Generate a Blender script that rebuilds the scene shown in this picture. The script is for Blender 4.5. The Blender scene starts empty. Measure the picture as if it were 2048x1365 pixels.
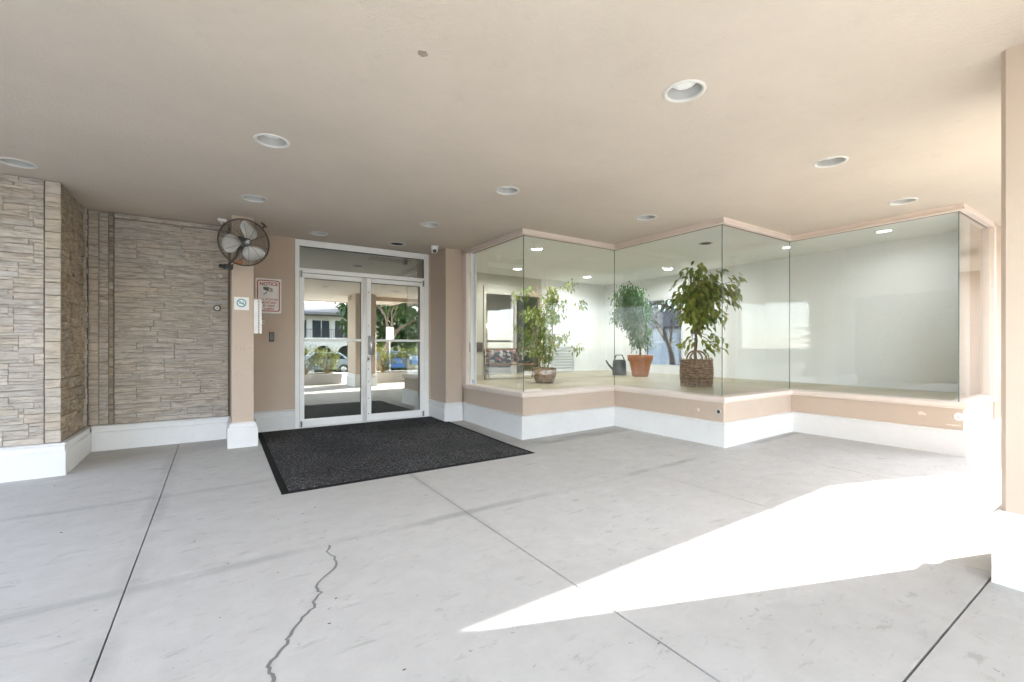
import bpy, bmesh, math, random
from mathutils import Vector, Matrix, noise as mnoise
PI = math.pi
S = bpy.context.scene
COL = S.collection
rnd = random.Random(7)

# ------------------------------------------------------------------ camera, sky, sun, exposure
CAM_H = 1.14
FX, FY = 0.551, 0.8345
cam = bpy.data.cameras.new('camera')
cam.sensor_width = 36.0
cam.lens = 892 / 2048 * 36.0
cam.shift_y = 8.5 / 2048
cam.clip_start = 0.02
cam.clip_end = 1500
camo = bpy.data.objects.new('camera', cam)
COL.objects.link(camo)
camo.location = (0, 0, CAM_H)
camo.rotation_euler = (PI / 2, 0, -math.atan2(FX, FY))
S.camera = camo

SUN_EL = math.radians(26.0)
SUN_H = Vector((0.9345, -0.356, 0))
world = bpy.data.worlds.new('World')
S.world = world
world.use_nodes = True
wn = world.node_tree
wn.nodes.clear()
wo = wn.nodes.new('ShaderNodeOutputWorld')
wb = wn.nodes.new('ShaderNodeBackground')
ws = wn.nodes.new('ShaderNodeTexSky')
ws.sky_type = 'NISHITA'
ws.sun_disc = False
ws.sun_elevation = SUN_EL
ws.sun_rotation = math.atan2(SUN_H.x, SUN_H.y)
ws.air_density = 0.8
ws.dust_density = 0.5
ws.ozone_density = 0.6
wb.inputs['Strength'].default_value = 0.15
whs = wn.nodes.new('ShaderNodeHueSaturation')
whs.inputs['Saturation'].default_value = 0.5
wn.links.new(ws.outputs[0], whs.inputs['Color'])
wn.links.new(whs.outputs[0], wb.inputs[0])
wn.links.new(wb.outputs[0], wo.inputs[0])

sun = bpy.data.lights.new('sun', 'SUN')
sun.energy = 2.0
sun.angle = math.radians(0.6)
sun.color = (1.0, 0.95, 0.87)
suno = bpy.data.objects.new('sun', sun)
COL.objects.link(suno)
sdir = Vector((SUN_H.x * math.cos(SUN_EL), SUN_H.y * math.cos(SUN_EL), math.sin(SUN_EL)))
suno.rotation_euler = sdir.to_track_quat('Z', 'Y').to_euler()
suno.location = sdir * 60

S.view_settings.view_transform = 'Standard'
S.view_settings.look = 'None'
S.view_settings.gamma = 1.0
S.view_settings.use_curve_mapping = False
S.view_settings.exposure = 4.24
S.render.engine = 'CYCLES'
cy = S.cycles
cy.use_denoising = True
cy.max_bounces = 12
cy.diffuse_bounces = 6
cy.glossy_bounces = 5
cy.transparent_max_bounces = 24
cy.sample_clamp_indirect = 6.0
cy.caustics_reflective = False
cy.caustics_refractive = False
cy.blur_glossy = 0.5

# ------------------------------------------------------------------ helpers
class MB:
    """collects shapes, then links them as one mesh object"""
    def __init__(self):
        self.v = []; self.f = []; self.sm = []
    def add(self, vs, fs, smooth=False):
        b = len(self.v)
        self.v += [tuple(p) for p in vs]
        self.f += [tuple(b + i for i in f) for f in fs]
        self.sm += [smooth] * len(fs)
        return self
    def box(self, x0, x1, y0, y1, z0, z1):
        return self.hexa([(x0,y0),(x1,y0),(x1,y1),(x0,y1)], [z0]*4, [z1]*4)
    def hexa(self, q, zb, zt):
        n = len(q)
        vs = [(q[i][0], q[i][1], zb[i]) for i in range(n)] + [(q[i][0], q[i][1], zt[i]) for i in range(n)]
        fs = [tuple(reversed(range(n))), tuple(range(n, 2*n))]
        for i in range(n):
            j = (i+1) % n
            fs.append((i, j, n+j, n+i))
        return self.add(vs, fs)
    def prism(self, q, z0, z1):
        return self.hexa(q, [z0]*len(q), [z1]*len(q))
    def obox(self, c, ax, ay, az, sx, sy, sz):
        c = Vector(c); ax = Vector(ax).normalized(); ay = Vector(ay).normalized(); az = Vector(az).normalized()
        vs = []
        for dz in (-.5,.5):
            for dx, dy in ((-.5,-.5),(.5,-.5),(.5,.5),(-.5,.5)):
                vs.append(c + ax*dx*sx + ay*dy*sy + az*dz*sz)
        return self.add(vs, [(3,2,1,0),(4,5,6,7),(0,1,5,4),(1,2,6,5),(2,3,7,6),(3,0,4,7)])
    def tube(self, pts, r, n=8, closed=False, caps=True):
        pts = [Vector(p) for p in pts]
        rs = r if isinstance(r, (list, tuple)) else [r]*len(pts)
        m = len(pts); vs = []; ref = None
        for i, p in enumerate(pts):
            if closed: t = pts[(i+1) % m] - pts[i-1]
            else: t = pts[min(i+1, m-1)] - pts[max(i-1, 0)]
            if t.length < 1e-9: t = Vector((0,0,1))
            t.normalize()
            if ref is None:
                ref = Vector((0,0,1)) if abs(t.z) < .9 else Vector((1,0,0))
            a = (ref - t*ref.dot(t))
            if a.length < 1e-6: a = t.orthogonal()
            a.normalize(); ref = a; b = t.cross(a)
            for k in range(n):
                an = 2*PI*k/n
                vs.append(p + a*math.cos(an)*rs[i] + b*math.sin(an)*rs[i])
        fs = []
        for i in range(m if closed else m-1):
            i2 = (i+1) % m
            for k in range(n):
                k2 = (k+1) % n
                fs.append((i*n+k, i*n+k2, i2*n+k2, i2*n+k))
        self.add(vs, fs, True)
        if caps and not closed:
            self.add(vs[:n], [tuple(reversed(range(n)))]); self.add(vs[-n:], [tuple(range(n))])
        return self
    def lathe(self, prof, o=(0,0,0), axis=(0,0,1), n=32, smooth=True):
        ax = Vector(axis).normalized(); a = ax.orthogonal().normalized(); b = ax.cross(a); o = Vector(o)
        vs = []
        for (r, z) in prof:
            for k in range(n):
                an = 2*PI*k/n
                vs.append(o + ax*z + (a*math.cos(an) + b*math.sin(an))*max(r, 1e-4))
        fs = []
        for i in range(len(prof)-1):
            for k in range(n):
                k2 = (k+1) % n
                fs.append((i*n+k, i*n+k2, (i+1)*n+k2, (i+1)*n+k))
        return self.add(vs, fs, smooth)
    def build(self, name, mat, parent=None, local=False, bevel=0, seg=2):
        me = bpy.data.meshes.new(name)
        me.from_pydata(self.v, [], self.f)
        me.polygons.foreach_set('use_smooth', self.sm)
        me.materials.append(mat)
        me.update()
        return link(name, me, parent, local, bevel, seg)

def link(name, me, parent=None, local=False, bevel=0, seg=2):
    o = bpy.data.objects.new(name, me)
    COL.objects.link(o)
    if parent is not None: put(o, parent, local)
    if bevel:
        m = o.modifiers.new('bevel', 'BEVEL'); m.width = bevel; m.segments = seg
        m.limit_method = 'ANGLE'; m.angle_limit = math.radians(40)
    return o

def world_of(o):
    if o is None: return Matrix.Identity(4)
    m = Matrix.Translation(o.location) if o.rotation_euler[:] == (0,0,0) else Matrix.LocRotScale(o.location, o.rotation_euler, o.scale)
    return (world_of(o.parent) @ o.matrix_parent_inverse @ m) if o.parent else m
def put(o, parent, local=False):
    o.parent = parent
    if not local: o.matrix_parent_inverse = world_of(parent).inverted()

def tag(o, label, cat, group=None):
    o['label'] = label; o['category'] = cat
    if group: o['group'] = group
    return o
def thing(name, label, cat, loc=(0,0,0), group=None, rz=0):
    o = bpy.data.objects.new(name, None); COL.objects.link(o)
    o.empty_display_size = .1
    o.location = loc; o.rotation_euler = (0,0,rz)
    return tag(o, label, cat, group)
def kind(o, k):
    o['kind'] = k; return o
def copy_tree(o, parent=None):
    c = o.copy(); COL.objects.link(c)
    if parent is not None:
        inv = o.matrix_parent_inverse.copy(); c.parent = parent; c.matrix_parent_inverse = inv
    for ch in list(o.children): copy_tree(ch, c)
    return c

def zf(x, y):
    """the paving falls gently away from the building"""
    return max(0.0, y-4.3)*0.0195 + min(.04, max(0.0, x-3.3)*0.013)

# ------------------------------------------------------------------ materials
def new_mat(name):
    m = bpy.data.materials.new(name); m.use_nodes = True
    nt = m.node_tree; nt.nodes.clear()
    out = nt.nodes.new('ShaderNodeOutputMaterial')
    bs = nt.nodes.new('ShaderNodeBsdfPrincipled')
    nt.links.new(bs.outputs[0], out.inputs[0])
    return m, nt, bs, out
def N(nt, t, **kw):
    n = nt.nodes.new(t)
    for k, v in kw.items():
        if k in n.inputs: n.inputs[k].default_value = v
        else: setattr(n, k, v)
    return n
def L(nt, a, b): nt.links.new(a, b)
def mix(nt, fac, a, b, mode='MIX'):
    n = nt.nodes.new('ShaderNodeMix'); n.data_type = 'RGBA'; n.blend_type = mode
    for s, v in ((0, fac), (6, a), (7, b)):
        if hasattr(v, 'links') or hasattr(v, 'is_linked'): nt.links.new(v, n.inputs[s])
        else: n.inputs[s].default_value = v if s == 0 else tuple(v)+((1,) if len(v) == 3 else ())
    return n.outputs[2]
def ramp(nt, fac, stops):
    r = nt.nodes.new('ShaderNodeValToRGB'); cr = r.color_ramp
    while len(cr.elements) < len(stops): cr.elements.new(.5)
    for e, (p, c) in zip(cr.elements, stops):
        e.position = p; e.color = tuple(c)+(1,) if len(c) == 3 else c
    L(nt, fac, r.inputs[0]); return r.outputs[0]
def pos(nt, scale=(1,1,1)):
    g = N(nt, 'ShaderNodeNewGeometry'); mp = N(nt, 'ShaderNodeMapping')
    mp.inputs['Scale'].default_value = scale
    L(nt, g.outputs['Position'], mp.inputs[0]); return mp.outputs[0]
def noise(nt, vec, scale, detail=4, rough=.55, dist=0):
    n = N(nt, 'ShaderNodeTexNoise'); n.inputs['Scale'].default_value = scale
    n.inputs['Detail'].default_value = detail; n.inputs['Roughness'].default_value = rough
    n.inputs['Distortion'].default_value = dist
    L(nt, vec, n.inputs['Vector']); return n.outputs['Fac']
def bump(nt, bs, h, strength, dist=.01):
    b = N(nt, 'ShaderNodeBump'); b.inputs['Strength'].default_value = strength
    b.inputs['Distance'].default_value = dist
    L(nt, h, b.inputs['Height']); L(nt, b.outputs[0], bs.inputs['Normal'])

def paint(name, col, rough=.6, var=.06, bscale=180, bstr=.15, blotch=1.3, spec=.3, dirt=0.0):
    m, nt, bs, out = new_mat(name)
    p = pos(nt)
    n1 = noise(nt, p, blotch, 5, .6); n2 = noise(nt, p, 14, 3)
    a = tuple(c*(1-var) for c in col); b = tuple(min(1, c*(1+var)) for c in col)
    c = ramp(nt, n1, [(.3, a), (.7, b)])
    c = mix(nt, .12, c, ramp(nt, n2, [(.35, tuple(x*.85 for x in col)), (.65, col)]))
    if dirt:
        n3 = noise(nt, p, 5.5, 7, .72)
        c = mix(nt, ramp(nt, n3, [(.60, (0,0,0)), (.70, (dirt,)*3)]), c, tuple(x*.72 for x in col))
    L(nt, c, bs.inputs['Base Color'])
    bs.inputs['Roughness'].default_value = rough
    bs.inputs['Specular IOR Level'].default_value = spec
    bump(nt, bs, noise(nt, p, bscale, 3, .6), bstr, .004)
    return m
def plain(name, col, rough=.5, metal=0, spec=.5, bstr=0, bscale=60):
    m, nt, bs, out = new_mat(name)
    p = pos(nt)
    n1 = noise(nt, p, 9, 4)
    L(nt, ramp(nt, n1, [(.3, tuple(c*.92 for c in col)), (.7, tuple(min(1, c*1.06) for c in col))]), bs.inputs['Base Color'])
    bs.inputs['Roughness'].default_value = rough; bs.inputs['Metallic'].default_value = metal
    bs.inputs['Specular IOR Level'].default_value = spec
    if bstr: bump(nt, bs, noise(nt, p, bscale, 4), bstr, .004)
    return m
def emit(name, col, strength):
    m, nt, bs, out = new_mat(name)
    nt.nodes.remove(bs)
    e = N(nt, 'ShaderNodeEmission'); e.inputs[0].default_value = tuple(col)+(1,); e.inputs[1].default_value = strength
    L(nt, e.outputs[0], out.inputs[0]); return m

def glass(name, tint, f0, gloss_col=(1,1,1)):
    """a pane face: tinted see-through plus a Schlick mirror part"""
    m, nt, bs, out = new_mat(name)
    nt.nodes.remove(bs)
    g = N(nt, 'ShaderNodeNewGeometry')
    d = N(nt, 'ShaderNodeVectorMath', operation='DOT_PRODUCT')
    L(nt, g.outputs['Normal'], d.inputs[0]); L(nt, g.outputs['Incoming'], d.inputs[1])
    ab = N(nt, 'ShaderNodeMath', operation='ABSOLUTE'); L(nt, d.outputs['Value'], ab.inputs[0])
    om = N(nt, 'ShaderNodeMath', operation='SUBTRACT'); om.inputs[0].default_value = 1; L(nt, ab.outputs[0], om.inputs[1])
    pw = N(nt, 'ShaderNodeMath', operation='POWER'); pw.inputs[1].default_value = 5; L(nt, om.outputs[0], pw.inputs[0])
    ma = N(nt, 'ShaderNodeMath', operation='MULTIPLY_ADD'); ma.inputs[1].default_value = 1-f0; ma.inputs[2].default_value = f0
    L(nt, pw.outputs[0], ma.inputs[0])
    t = N(nt, 'ShaderNodeBsdfTransparent'); t.inputs[0].default_value = tuple(tint)+(1,)
    gl = N(nt, 'ShaderNodeBsdfGlossy'); gl.inputs['Roughness'].default_value = 0.0; gl.inputs[0].default_value = tuple(gloss_col)+(1,)
    mx = N(nt, 'ShaderNodeMixShader')
    L(nt, ma.outputs[0], mx.inputs[0]); L(nt, t.outputs[0], mx.inputs[1]); L(nt, gl.outputs[0], mx.inputs[2])
    L(nt, mx.outputs[0], out.inputs[0])
    return m

M = {}
M['tan'] = paint('tan_stucco', (.54,.44,.355), .75, .05, 150, .35, 1.1, .25, .3)
M['ceil'] = paint('ceiling_stucco', (.59,.525,.445), .8, .06, 70, .9, .9, .2, .22)
M['cream'] = paint('cream_trim_paint', (.72,.625,.555), .5, .05, 120, .15, 2.0, .35, .25)
M['white'] = paint('white_skirting_paint', (.74,.74,.73), .42, .04, 60, .12, 2.0, .4, .35)
M['alu'] = paint('white_aluminium', (.88,.88,.86), .38, .03, 40, .05, 3.0, .5, .1)
M['trim'] = plain('light_trim_enamel', (.66,.65,.61), .4)
M['steel'] = plain('brushed_steel', (.62,.61,.59), .38, .55)
M['darkmetal'] = plain('dark_metal', (.10,.085,.068), .45, .5)
M['black'] = plain('black_plastic', (.02,.02,.02), .4)
M['rubber'] = plain('mat_rubber', (.016,.016,.016), .85, spec=.15)
M['backing'] = plain('dark_mortar', (.24,.21,.18), .95)
M['indoor_wall'] = paint('indoor_pale_wall', (.80,.825,.825), .7, .02, 80, .08, 1.0)
M['indoor_beige'] = paint('indoor_beige_wall', (.55,.54,.46), .7, .03, 80, .08, 1.0)
M['indoor_ceiling'] = paint('indoor_ceiling', (.78,.80,.77), .8, .02, 80, .1, 1.0)
M['lobby_floor'] = paint('olive_floor_covering', (.42,.375,.26), .5, .12, 60, .15, 2.2, .35)
M['vest'] = paint('vestibule_wall', (.48,.48,.45), .7, .03)
M['terracotta'] = paint('terracotta', (.42,.165,.07), .75, .12, 60, .2, 6.0, .25, .4)
M['soil'] = plain('potting_soil', (.05,.035,.025), .95, bstr=.6)
M['bark'] = plain('bark', (.19,.14,.10), .85, bstr=.5, bscale=90)
M['cane'] = plain('cane_stem', (.30,.20,.10), .7)
M['wicker_in'] = plain('wicker_liner', (.05,.032,.02), .9)
M['bench_wood'] = plain('bench_wood', (.24,.10,.035), .5)
M['louvre'] = paint('louvre_white', (.72,.73,.73), .5, .02)
M['sign_white'] = plain('sign_white', (.82,.80,.78), .45)
M['sign_red'] = plain('sign_red', (.42,.045,.04), .5)
M['sign_grey'] = plain('sign_grey', (.12,.125,.12), .5)
M['can_dark'] = plain('dark_green_plastic', (.035,.045,.045), .5)
M['teal'] = plain('sticker_teal', (.03,.30,.33), .45)
M['sticker_blue'] = plain('sticker_pale_blue', (.45,.55,.70), .45)
M['orange'] = plain('orange_tag', (.60,.19,.04), .5)
M['blade'] = plain('galvanised_blade', (.72,.72,.70), .4, .2)
M['baffle'] = plain('white_baffle', (.46,.46,.44), .45)
M['baffle_dark'] = plain('dark_can', (.03,.025,.02), .6)
M['lens'] = plain('frosted_lens', (.88,.89,.87), .3)
M['lens_on'] = emit('lit_lens', (1,.97,.90), .5)
M['sconce_on'] = emit('lit_sconce_shade', (1,.85,.6), .25)
M['glass'] = glass('shop_glass', (.966,.977,.980), .052)
M['door_glass'] = glass('reflective_door_glass', (.80,.84,.80), .42, (.97,.98,.95))
M['transom_glass'] = glass('transom_glass', (.84,.89,.87), .48, (.93,.97,.96))
M['plain_glass'] = glass('plain_glass', (.92,.94,.93), .05)
M['dark_glass'] = glass('dim_reflection_glass', (.42,.45,.47), .05)  # tint dims the view to the strength of a reflection
M['glass_edge'] = plain('glass_edge', (.10,.16,.14), .2)
M['seal'] = plain('dark_seal', (.07,.06,.055), .6)
M['crack'] = plain('sealed_crack', (.20,.195,.185), .8)
M['chip'] = plain('bare_plaster', (.70,.62,.53), .9)
M['ceil_mark'] = plain('ceiling_blister', (.30,.25,.20), .9, bstr=.8, bscale=120)
M['asphalt'] = paint('asphalt', (.07,.07,.07), .9, .15, 220, .5, .5)
M['kerb'] = paint('kerb_concrete', (.50,.49,.47), .85, .08, 120, .2)
M['carblue'] = plain('blue_car_paint', (.05,.13,.32), .25)
M['carsilver'] = plain('silver_car_paint', (.30,.34,.40), .25, .3)
M['carglass'] = plain('car_glass', (.015,.02,.022), .08)
M['tyre'] = plain('tyre', (.015,.015,.015), .8)
M['housewhite'] = paint('white_render', (.72,.71,.68), .8, .03)
M['housecream'] = paint('cream_render', (.62,.55,.40), .8, .03)
M['roof'] = paint('grey_roof', (.16,.15,.15), .8, .1)
M['darkwin'] = plain('dark_window', (.05,.06,.075), .12)
M['lawn'] = paint('lawn', (.06,.10,.03), .9, .25, 40, .6, .6)

def leaf_mat(name, cols, trans=.35):
    m, nt, bs, out = new_mat(name)
    oi = N(nt, 'ShaderNodeObjectInfo'); g = N(nt, 'ShaderNodeNewGeometry')
    ad = N(nt, 'ShaderNodeMath', operation='ADD'); L(nt, oi.outputs['Random'], ad.inputs[0]); L(nt, g.outputs['Random Per Island'], ad.inputs[1])
    fr = N(nt, 'ShaderNodeMath', operation='FRACT'); L(nt, ad.outputs[0], fr.inputs[0])
    n = len(cols)
    c = ramp(nt, fr.outputs[0], [(i/(n-1), k) for i, k in enumerate(cols)])
    L(nt, c, bs.inputs['Base Color']); bs.inputs['Roughness'].default_value = .42
    tr = N(nt, 'ShaderNodeBsdfTranslucent'); L(nt, mix(nt, 1, c, (1.6,1.5,.7), 'MULTIPLY'), tr.inputs[0])
    mx = N(nt, 'ShaderNodeMixShader'); mx.inputs[0].default_value = trans
    L(nt, bs.outputs[0], mx.inputs[1]); L(nt, tr.outputs[0], mx.inputs[2]); L(nt, mx.outputs[0], out.inputs[0])
    return m
M['leaf'] = leaf_mat('ficus_leaf', [(.09,.16,.03),(.16,.23,.045),(.29,.32,.06),(.11,.19,.03),(.36,.36,.09),(.08,.16,.03)])
M['leaf_dark'] = leaf_mat('dark_ficus_leaf', [(.02,.10,.02),(.035,.14,.028),(.055,.17,.035)])
M['leaf_cane'] = leaf_mat('pale_ficus_leaf', [(.13,.22,.05),(.20,.27,.08),(.34,.35,.14),(.09,.17,.04)])
M['leaf_shrub'] = leaf_mat('shrub_leaf', [(.09,.12,.03),(.16,.18,.05),(.06,.09,.025)])
M['leaf_hedge'] = leaf_mat('hedge_leaf', [(.03,.06,.015),(.05,.09,.02),(.035,.07,.02)])

def concrete_mat():
    m, nt, bs, out = new_mat('broom_concrete')
    p = pos(nt)
    c = ramp(nt, noise(nt, p, .8, 6, .6), [(.3, (.475,.467,.447)), (.7, (.54,.532,.51))])
    c = mix(nt, .5, c, ramp(nt, noise(nt, p, 6, 8, .7), [(.35, (.44,.435,.42)), (.65, (.54,.535,.52))]))
    # scuffs stretched along the wall direction
    ps = pos(nt, (3.2, 9.5, 1))
    sc = ramp(nt, noise(nt, ps, 1.6, 6, .68, .4), [(.59, (0,0,0)), (.69, (.58,.58,.58))])
    c = mix(nt, sc, c, (.31,.303,.29))
    blot = ramp(nt, noise(nt, pos(nt, (2.2, 3.4, 1)), 3.2, 7, .75, .6), [(.60, (0,0,0)), (.66, (.42,)*3), (.69, (.1,)*3)])
    c = mix(nt, blot, c, (.33,.325,.315))
    pale = ramp(nt, noise(nt, pos(nt, (1.1, 2.8, 1)), 2.0, 7, .7, .5), [(.58, (0,0,0)), (.70, (.5,)*3)])
    c = mix(nt, pale, c, (.60,.595,.58))
    # small dark specks
    sp = ramp(nt, noise(nt, p, 26, 3, .6), [(.68, (0,0,0)), (.74, (.7,.7,.7))])
    c = mix(nt, sp, c, (.24,.235,.22))
    # grime near the wall foot, broken up
    sx = N(nt, 'ShaderNodeSeparateXYZ'); g = N(nt, 'ShaderNodeNewGeometry'); L(nt, g.outputs['Position'], sx.inputs[0])
    def band(axis, at, w, amt, col, nscale):
        s = N(nt, 'ShaderNodeMath', operation='SUBTRACT'); L(nt, sx.outputs[axis], s.inputs[0]); s.inputs[1].default_value = at
        wob = N(nt, 'ShaderNodeMath', operation='MULTIPLY_ADD'); L(nt, noise(nt, p, nscale, 5, .65), wob.inputs[0]); wob.inputs[1].default_value = w*1.6; wob.inputs[2].default_value = -w*.8
        s2 = N(nt, 'ShaderNodeMath', operation='ADD'); L(nt, s.outputs[0], s2.inputs[0]); L(nt, wob.outputs[0], s2.inputs[1])
        a = N(nt, 'ShaderNodeMath', operation='ABSOLUTE'); L(nt, s2.outputs[0], a.inputs[0])
        mr = N(nt, 'ShaderNodeMapRange'); L(nt, a.outputs[0], mr.inputs[0])
        mr.inputs['From Min'].default_value = w*.4; mr.inputs['From Max'].default_value = w; mr.inputs['To Min'].default_value = amt; mr.inputs['To Max'].default_value = 0
        ml = N(nt, 'ShaderNodeMath', operation='MULTIPLY'); L(nt, mr.outputs[0], ml.inputs[0])
        L(nt, ramp(nt, noise(nt, p, .9, 4, .6), [(.40, (0,0,0)), (.58, (1,1,1))]), ml.inputs[1])
        return ml.outputs[0], col
    for ax, at, w, amt, col in ((1, 2.71, .055, .55, (.27,.27,.265)), (0, -.36, .075, .40, (.29,.285,.275)), (1, 4.25, .05, .28, (.28,.28,.275)),
                                (0, 1.42, .05, .22, (.30,.295,.285)), (1, .53, .05, .25, (.28,.275,.265)), (1, 6.2, .8, .30, (.33,.30,.25))):
        f, k = band(ax, at, w, amt, col, 2.6)
        c = mix(nt, f, c, k)
    L(nt, c, bs.inputs['Base Color'])
    bs.inputs['Roughness'].default_value = .82; bs.inputs['Specular IOR Level'].default_value = .25
    bump(nt, bs, noise(nt, p, 130, 5, .65), .25, .004)
    return m
M['concrete'] = concrete_mat()

def stone_mat(name, cols, dark):
    m, nt, bs, out = new_mat(name)
    oi = N(nt, 'ShaderNodeObjectInfo')
    c = ramp(nt, oi.outputs['Random'], [(i/(len(cols)-1), k) for i, k in enumerate(cols)])
    g = N(nt, 'ShaderNodeNewGeometry')
    off = N(nt, 'ShaderNodeVectorMath', operation='SCALE'); L(nt, oi.outputs['Location'], off.inputs[0]); off.inputs['Scale'].default_value = 3.0
    ad = N(nt, 'ShaderNodeVectorMath', operation='ADD'); L(nt, g.outputs['Position'], ad.inputs[0]); L(nt, off.outputs[0], ad.inputs[1])
    mp = N(nt, 'ShaderNodeMapping'); mp.inputs['Scale'].default_value = (5, 5, 26); L(nt, ad.outputs[0], mp.inputs[0])
    streak = noise(nt, mp.outputs[0], 1.4, 7, .66, .5)
    c = mix(nt, ramp(nt, noise(nt, pos(nt, (3.2, 3.2, 7)), 1.3, 6, .65, .6), [(.40, (0,0,0)), (.62, (.60,)*3)]), c, tuple(.5*(a+b) for a, b in zip(dark, cols[0])))
    c = mix(nt, ramp(nt, streak, [(.38, (.85,)*3), (.54, (0,0,0))]), c, dark)
    c = mix(nt, ramp(nt, streak, [(.58, (0,0,0)), (.70, (.6,)*3)]), c, (.64,.60,.53))
    c = mix(nt, ramp(nt, noise(nt, pos(nt), 2.2, 5, .6), [(.45, (0,0,0)), (.65, (.28,)*3)]), c, (.47,.40,.31))
    L(nt, c, bs.inputs['Base Color']); bs.inputs['Roughness'].default_value = .85; bs.inputs['Specular IOR Level'].default_value = .2
    mp2 = N(nt, 'ShaderNodeMapping'); mp2.inputs['Scale'].default_value = (22, 22, 70); L(nt, g.outputs['Position'], mp2.inputs[0])
    bump(nt, bs, noise(nt, mp2.outputs[0], 1.2, 6, .7), .8, .012)
    return m
M['stone'] = stone_mat('ledge_stone', [(.60,.55,.485),(.53,.50,.46),(.62,.54,.44),(.49,.46,.42),(.60,.545,.475),(.67,.61,.53),(.53,.45,.36),(.53,.52,.50)], (.32,.275,.23))
M['stone_brown'] = stone_mat('weathered_stone', [(.44,.36,.26),(.50,.41,.30),(.38,.33,.27),(.48,.43,.36),(.52,.42,.29)], (.22,.175,.13))
M['stone_quoin'] = stone_mat('pale_quoin_stone', [(.58,.54,.48),(.56,.47,.39),(.60,.52,.42),(.54,.48,.40)], (.40,.35,.29))

def mat_pile():
    m, nt, bs, out = new_mat('carpet_pile')
    p = pos(nt)
    c = ramp(nt, noise(nt, p, 62, 3, .9), [(.38, (.015,.015,.016)), (.50, (.055,.055,.057)), (.62, (.24,.24,.245))])
    c = mix(nt, ramp(nt, noise(nt, p, 1.5, 4, .6), [(.38, (.45,)*3), (.62, (0,0,0))]), c, (.03,.03,.031))
    c = mix(nt, ramp(nt, noise(nt, p, 55, 2, .5), [(.70, (0,0,0)), (.75, (.5,)*3)]), c, (.30,.30,.295))
    L(nt, c, bs.inputs['Base Color']); bs.inputs['Roughness'].default_value = .95; bs.inputs['Specular IOR Level'].default_value = .1
    w = N(nt, 'ShaderNodeTexWave', wave_type='BANDS', bands_direction='X'); w.inputs['Scale'].default_value = 22
    L(nt, p, w.inputs['Vector'])
    ad = N(nt, 'ShaderNodeMath', operation='ADD'); L(nt, w.outputs['Fac'], ad.inputs[0]); L(nt, noise(nt, p, 300, 2), ad.inputs[1])
    bump(nt, bs, ad.outputs[0], .8, .006)
    return m
M['pile'] = mat_pile()
def wicker():
    m, nt, bs, out = new_mat('wicker')
    oi = N(nt, 'ShaderNodeObjectInfo'); p = pos(nt)
    c = ramp(nt, noise(nt, pos(nt, (9, 9, 30)), 1.5, 5, .7), [(.3, (.10,.06,.035)), (.5, (.27,.18,.11)), (.68, (.50,.38,.26))])
    g2 = N(nt, 'ShaderNodeNewGeometry'); c = mix(nt, .75, c, ramp(nt, g2.outputs['Random Per Island'], [(0, (.45,.40,.36)), (.5, (.9,.85,.8)), (1, (1,1,1))]), 'MULTIPLY')
    L(nt, c, bs.inputs['Base Color']); bs.inputs['Roughness'].default_value = .7
    return m
M['wicker'] = wicker()
def floral():
    m, nt, bs, out = new_mat('floral_cloth')
    p = pos(nt)
    v = N(nt, 'ShaderNodeTexVoronoi'); v.inputs['Scale'].default_value = 16; L(nt, p, v.inputs['Vector'])
    sep = N(nt, 'ShaderNodeSeparateColor'); L(nt, v.outputs['Color'], sep.inputs[0])
    c = ramp(nt, sep.outputs[0], [(0, (.015,.018,.03)), (.45, (.03,.05,.05)), (.55, (.45,.40,.36)), (.72, (.30,.07,.08)), (.85, (.12,.16,.08)), (1, (.55,.50,.45))])
    L(nt, c, bs.inputs['Base Color']); bs.inputs['Roughness'].default_value = .9
    return m
M['floral'] = floral()
def painting():
    m, nt, bs, out = new_mat('dark_mottled_picture')
    n = noise(nt, pos(nt, (1,1,1.2)), 7, 5, .7, .8)
    L(nt, ramp(nt, n, [(.42, (.012,.014,.018)), (.55, (.06,.065,.075)), (.66, (.30,.31,.33))]), bs.inputs['Base Color'])
    return m
M['picture'] = painting()

# ------------------------------------------------------------------ large structure
HC = 2.551              # height of the canopy ceiling
# ground sheet to the horizon, falling away beyond the street
def zg(y):
    if y > -9: return -.16
    return max(-2.0, -.16 - (-9-y)*1.84/29)
g = MB()
xs = [-400, -60, -20, -8, 4, 16, 30, 60, 400]
ys = [-400, -120, -60, -38, -30, -24, -18, -14, -9, -3.4, 6, 20, 60, 400]
vs = [(x, y, zg(y)) for y in ys for x in xs]
nx = len(xs)
g.add(vs, [(j*nx+i, j*nx+i+1, (j+1)*nx+i+1, (j+1)*nx+i) for j in range(len(ys)-1) for i in range(nx-1)])
kind(g.build('ground', M['asphalt']), 'structure')
lw = MB(); ysl = [-37.5, -30, -24, -15.2]
lw.add([(x, y, zg(y)+.012) for y in ysl for x in (-60, 60)], [(2*i, 2*i+1, 2*i+3, 2*i+2) for i in range(3)])
kind(lw.build('lawn', M['lawn']), 'structure')

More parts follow.
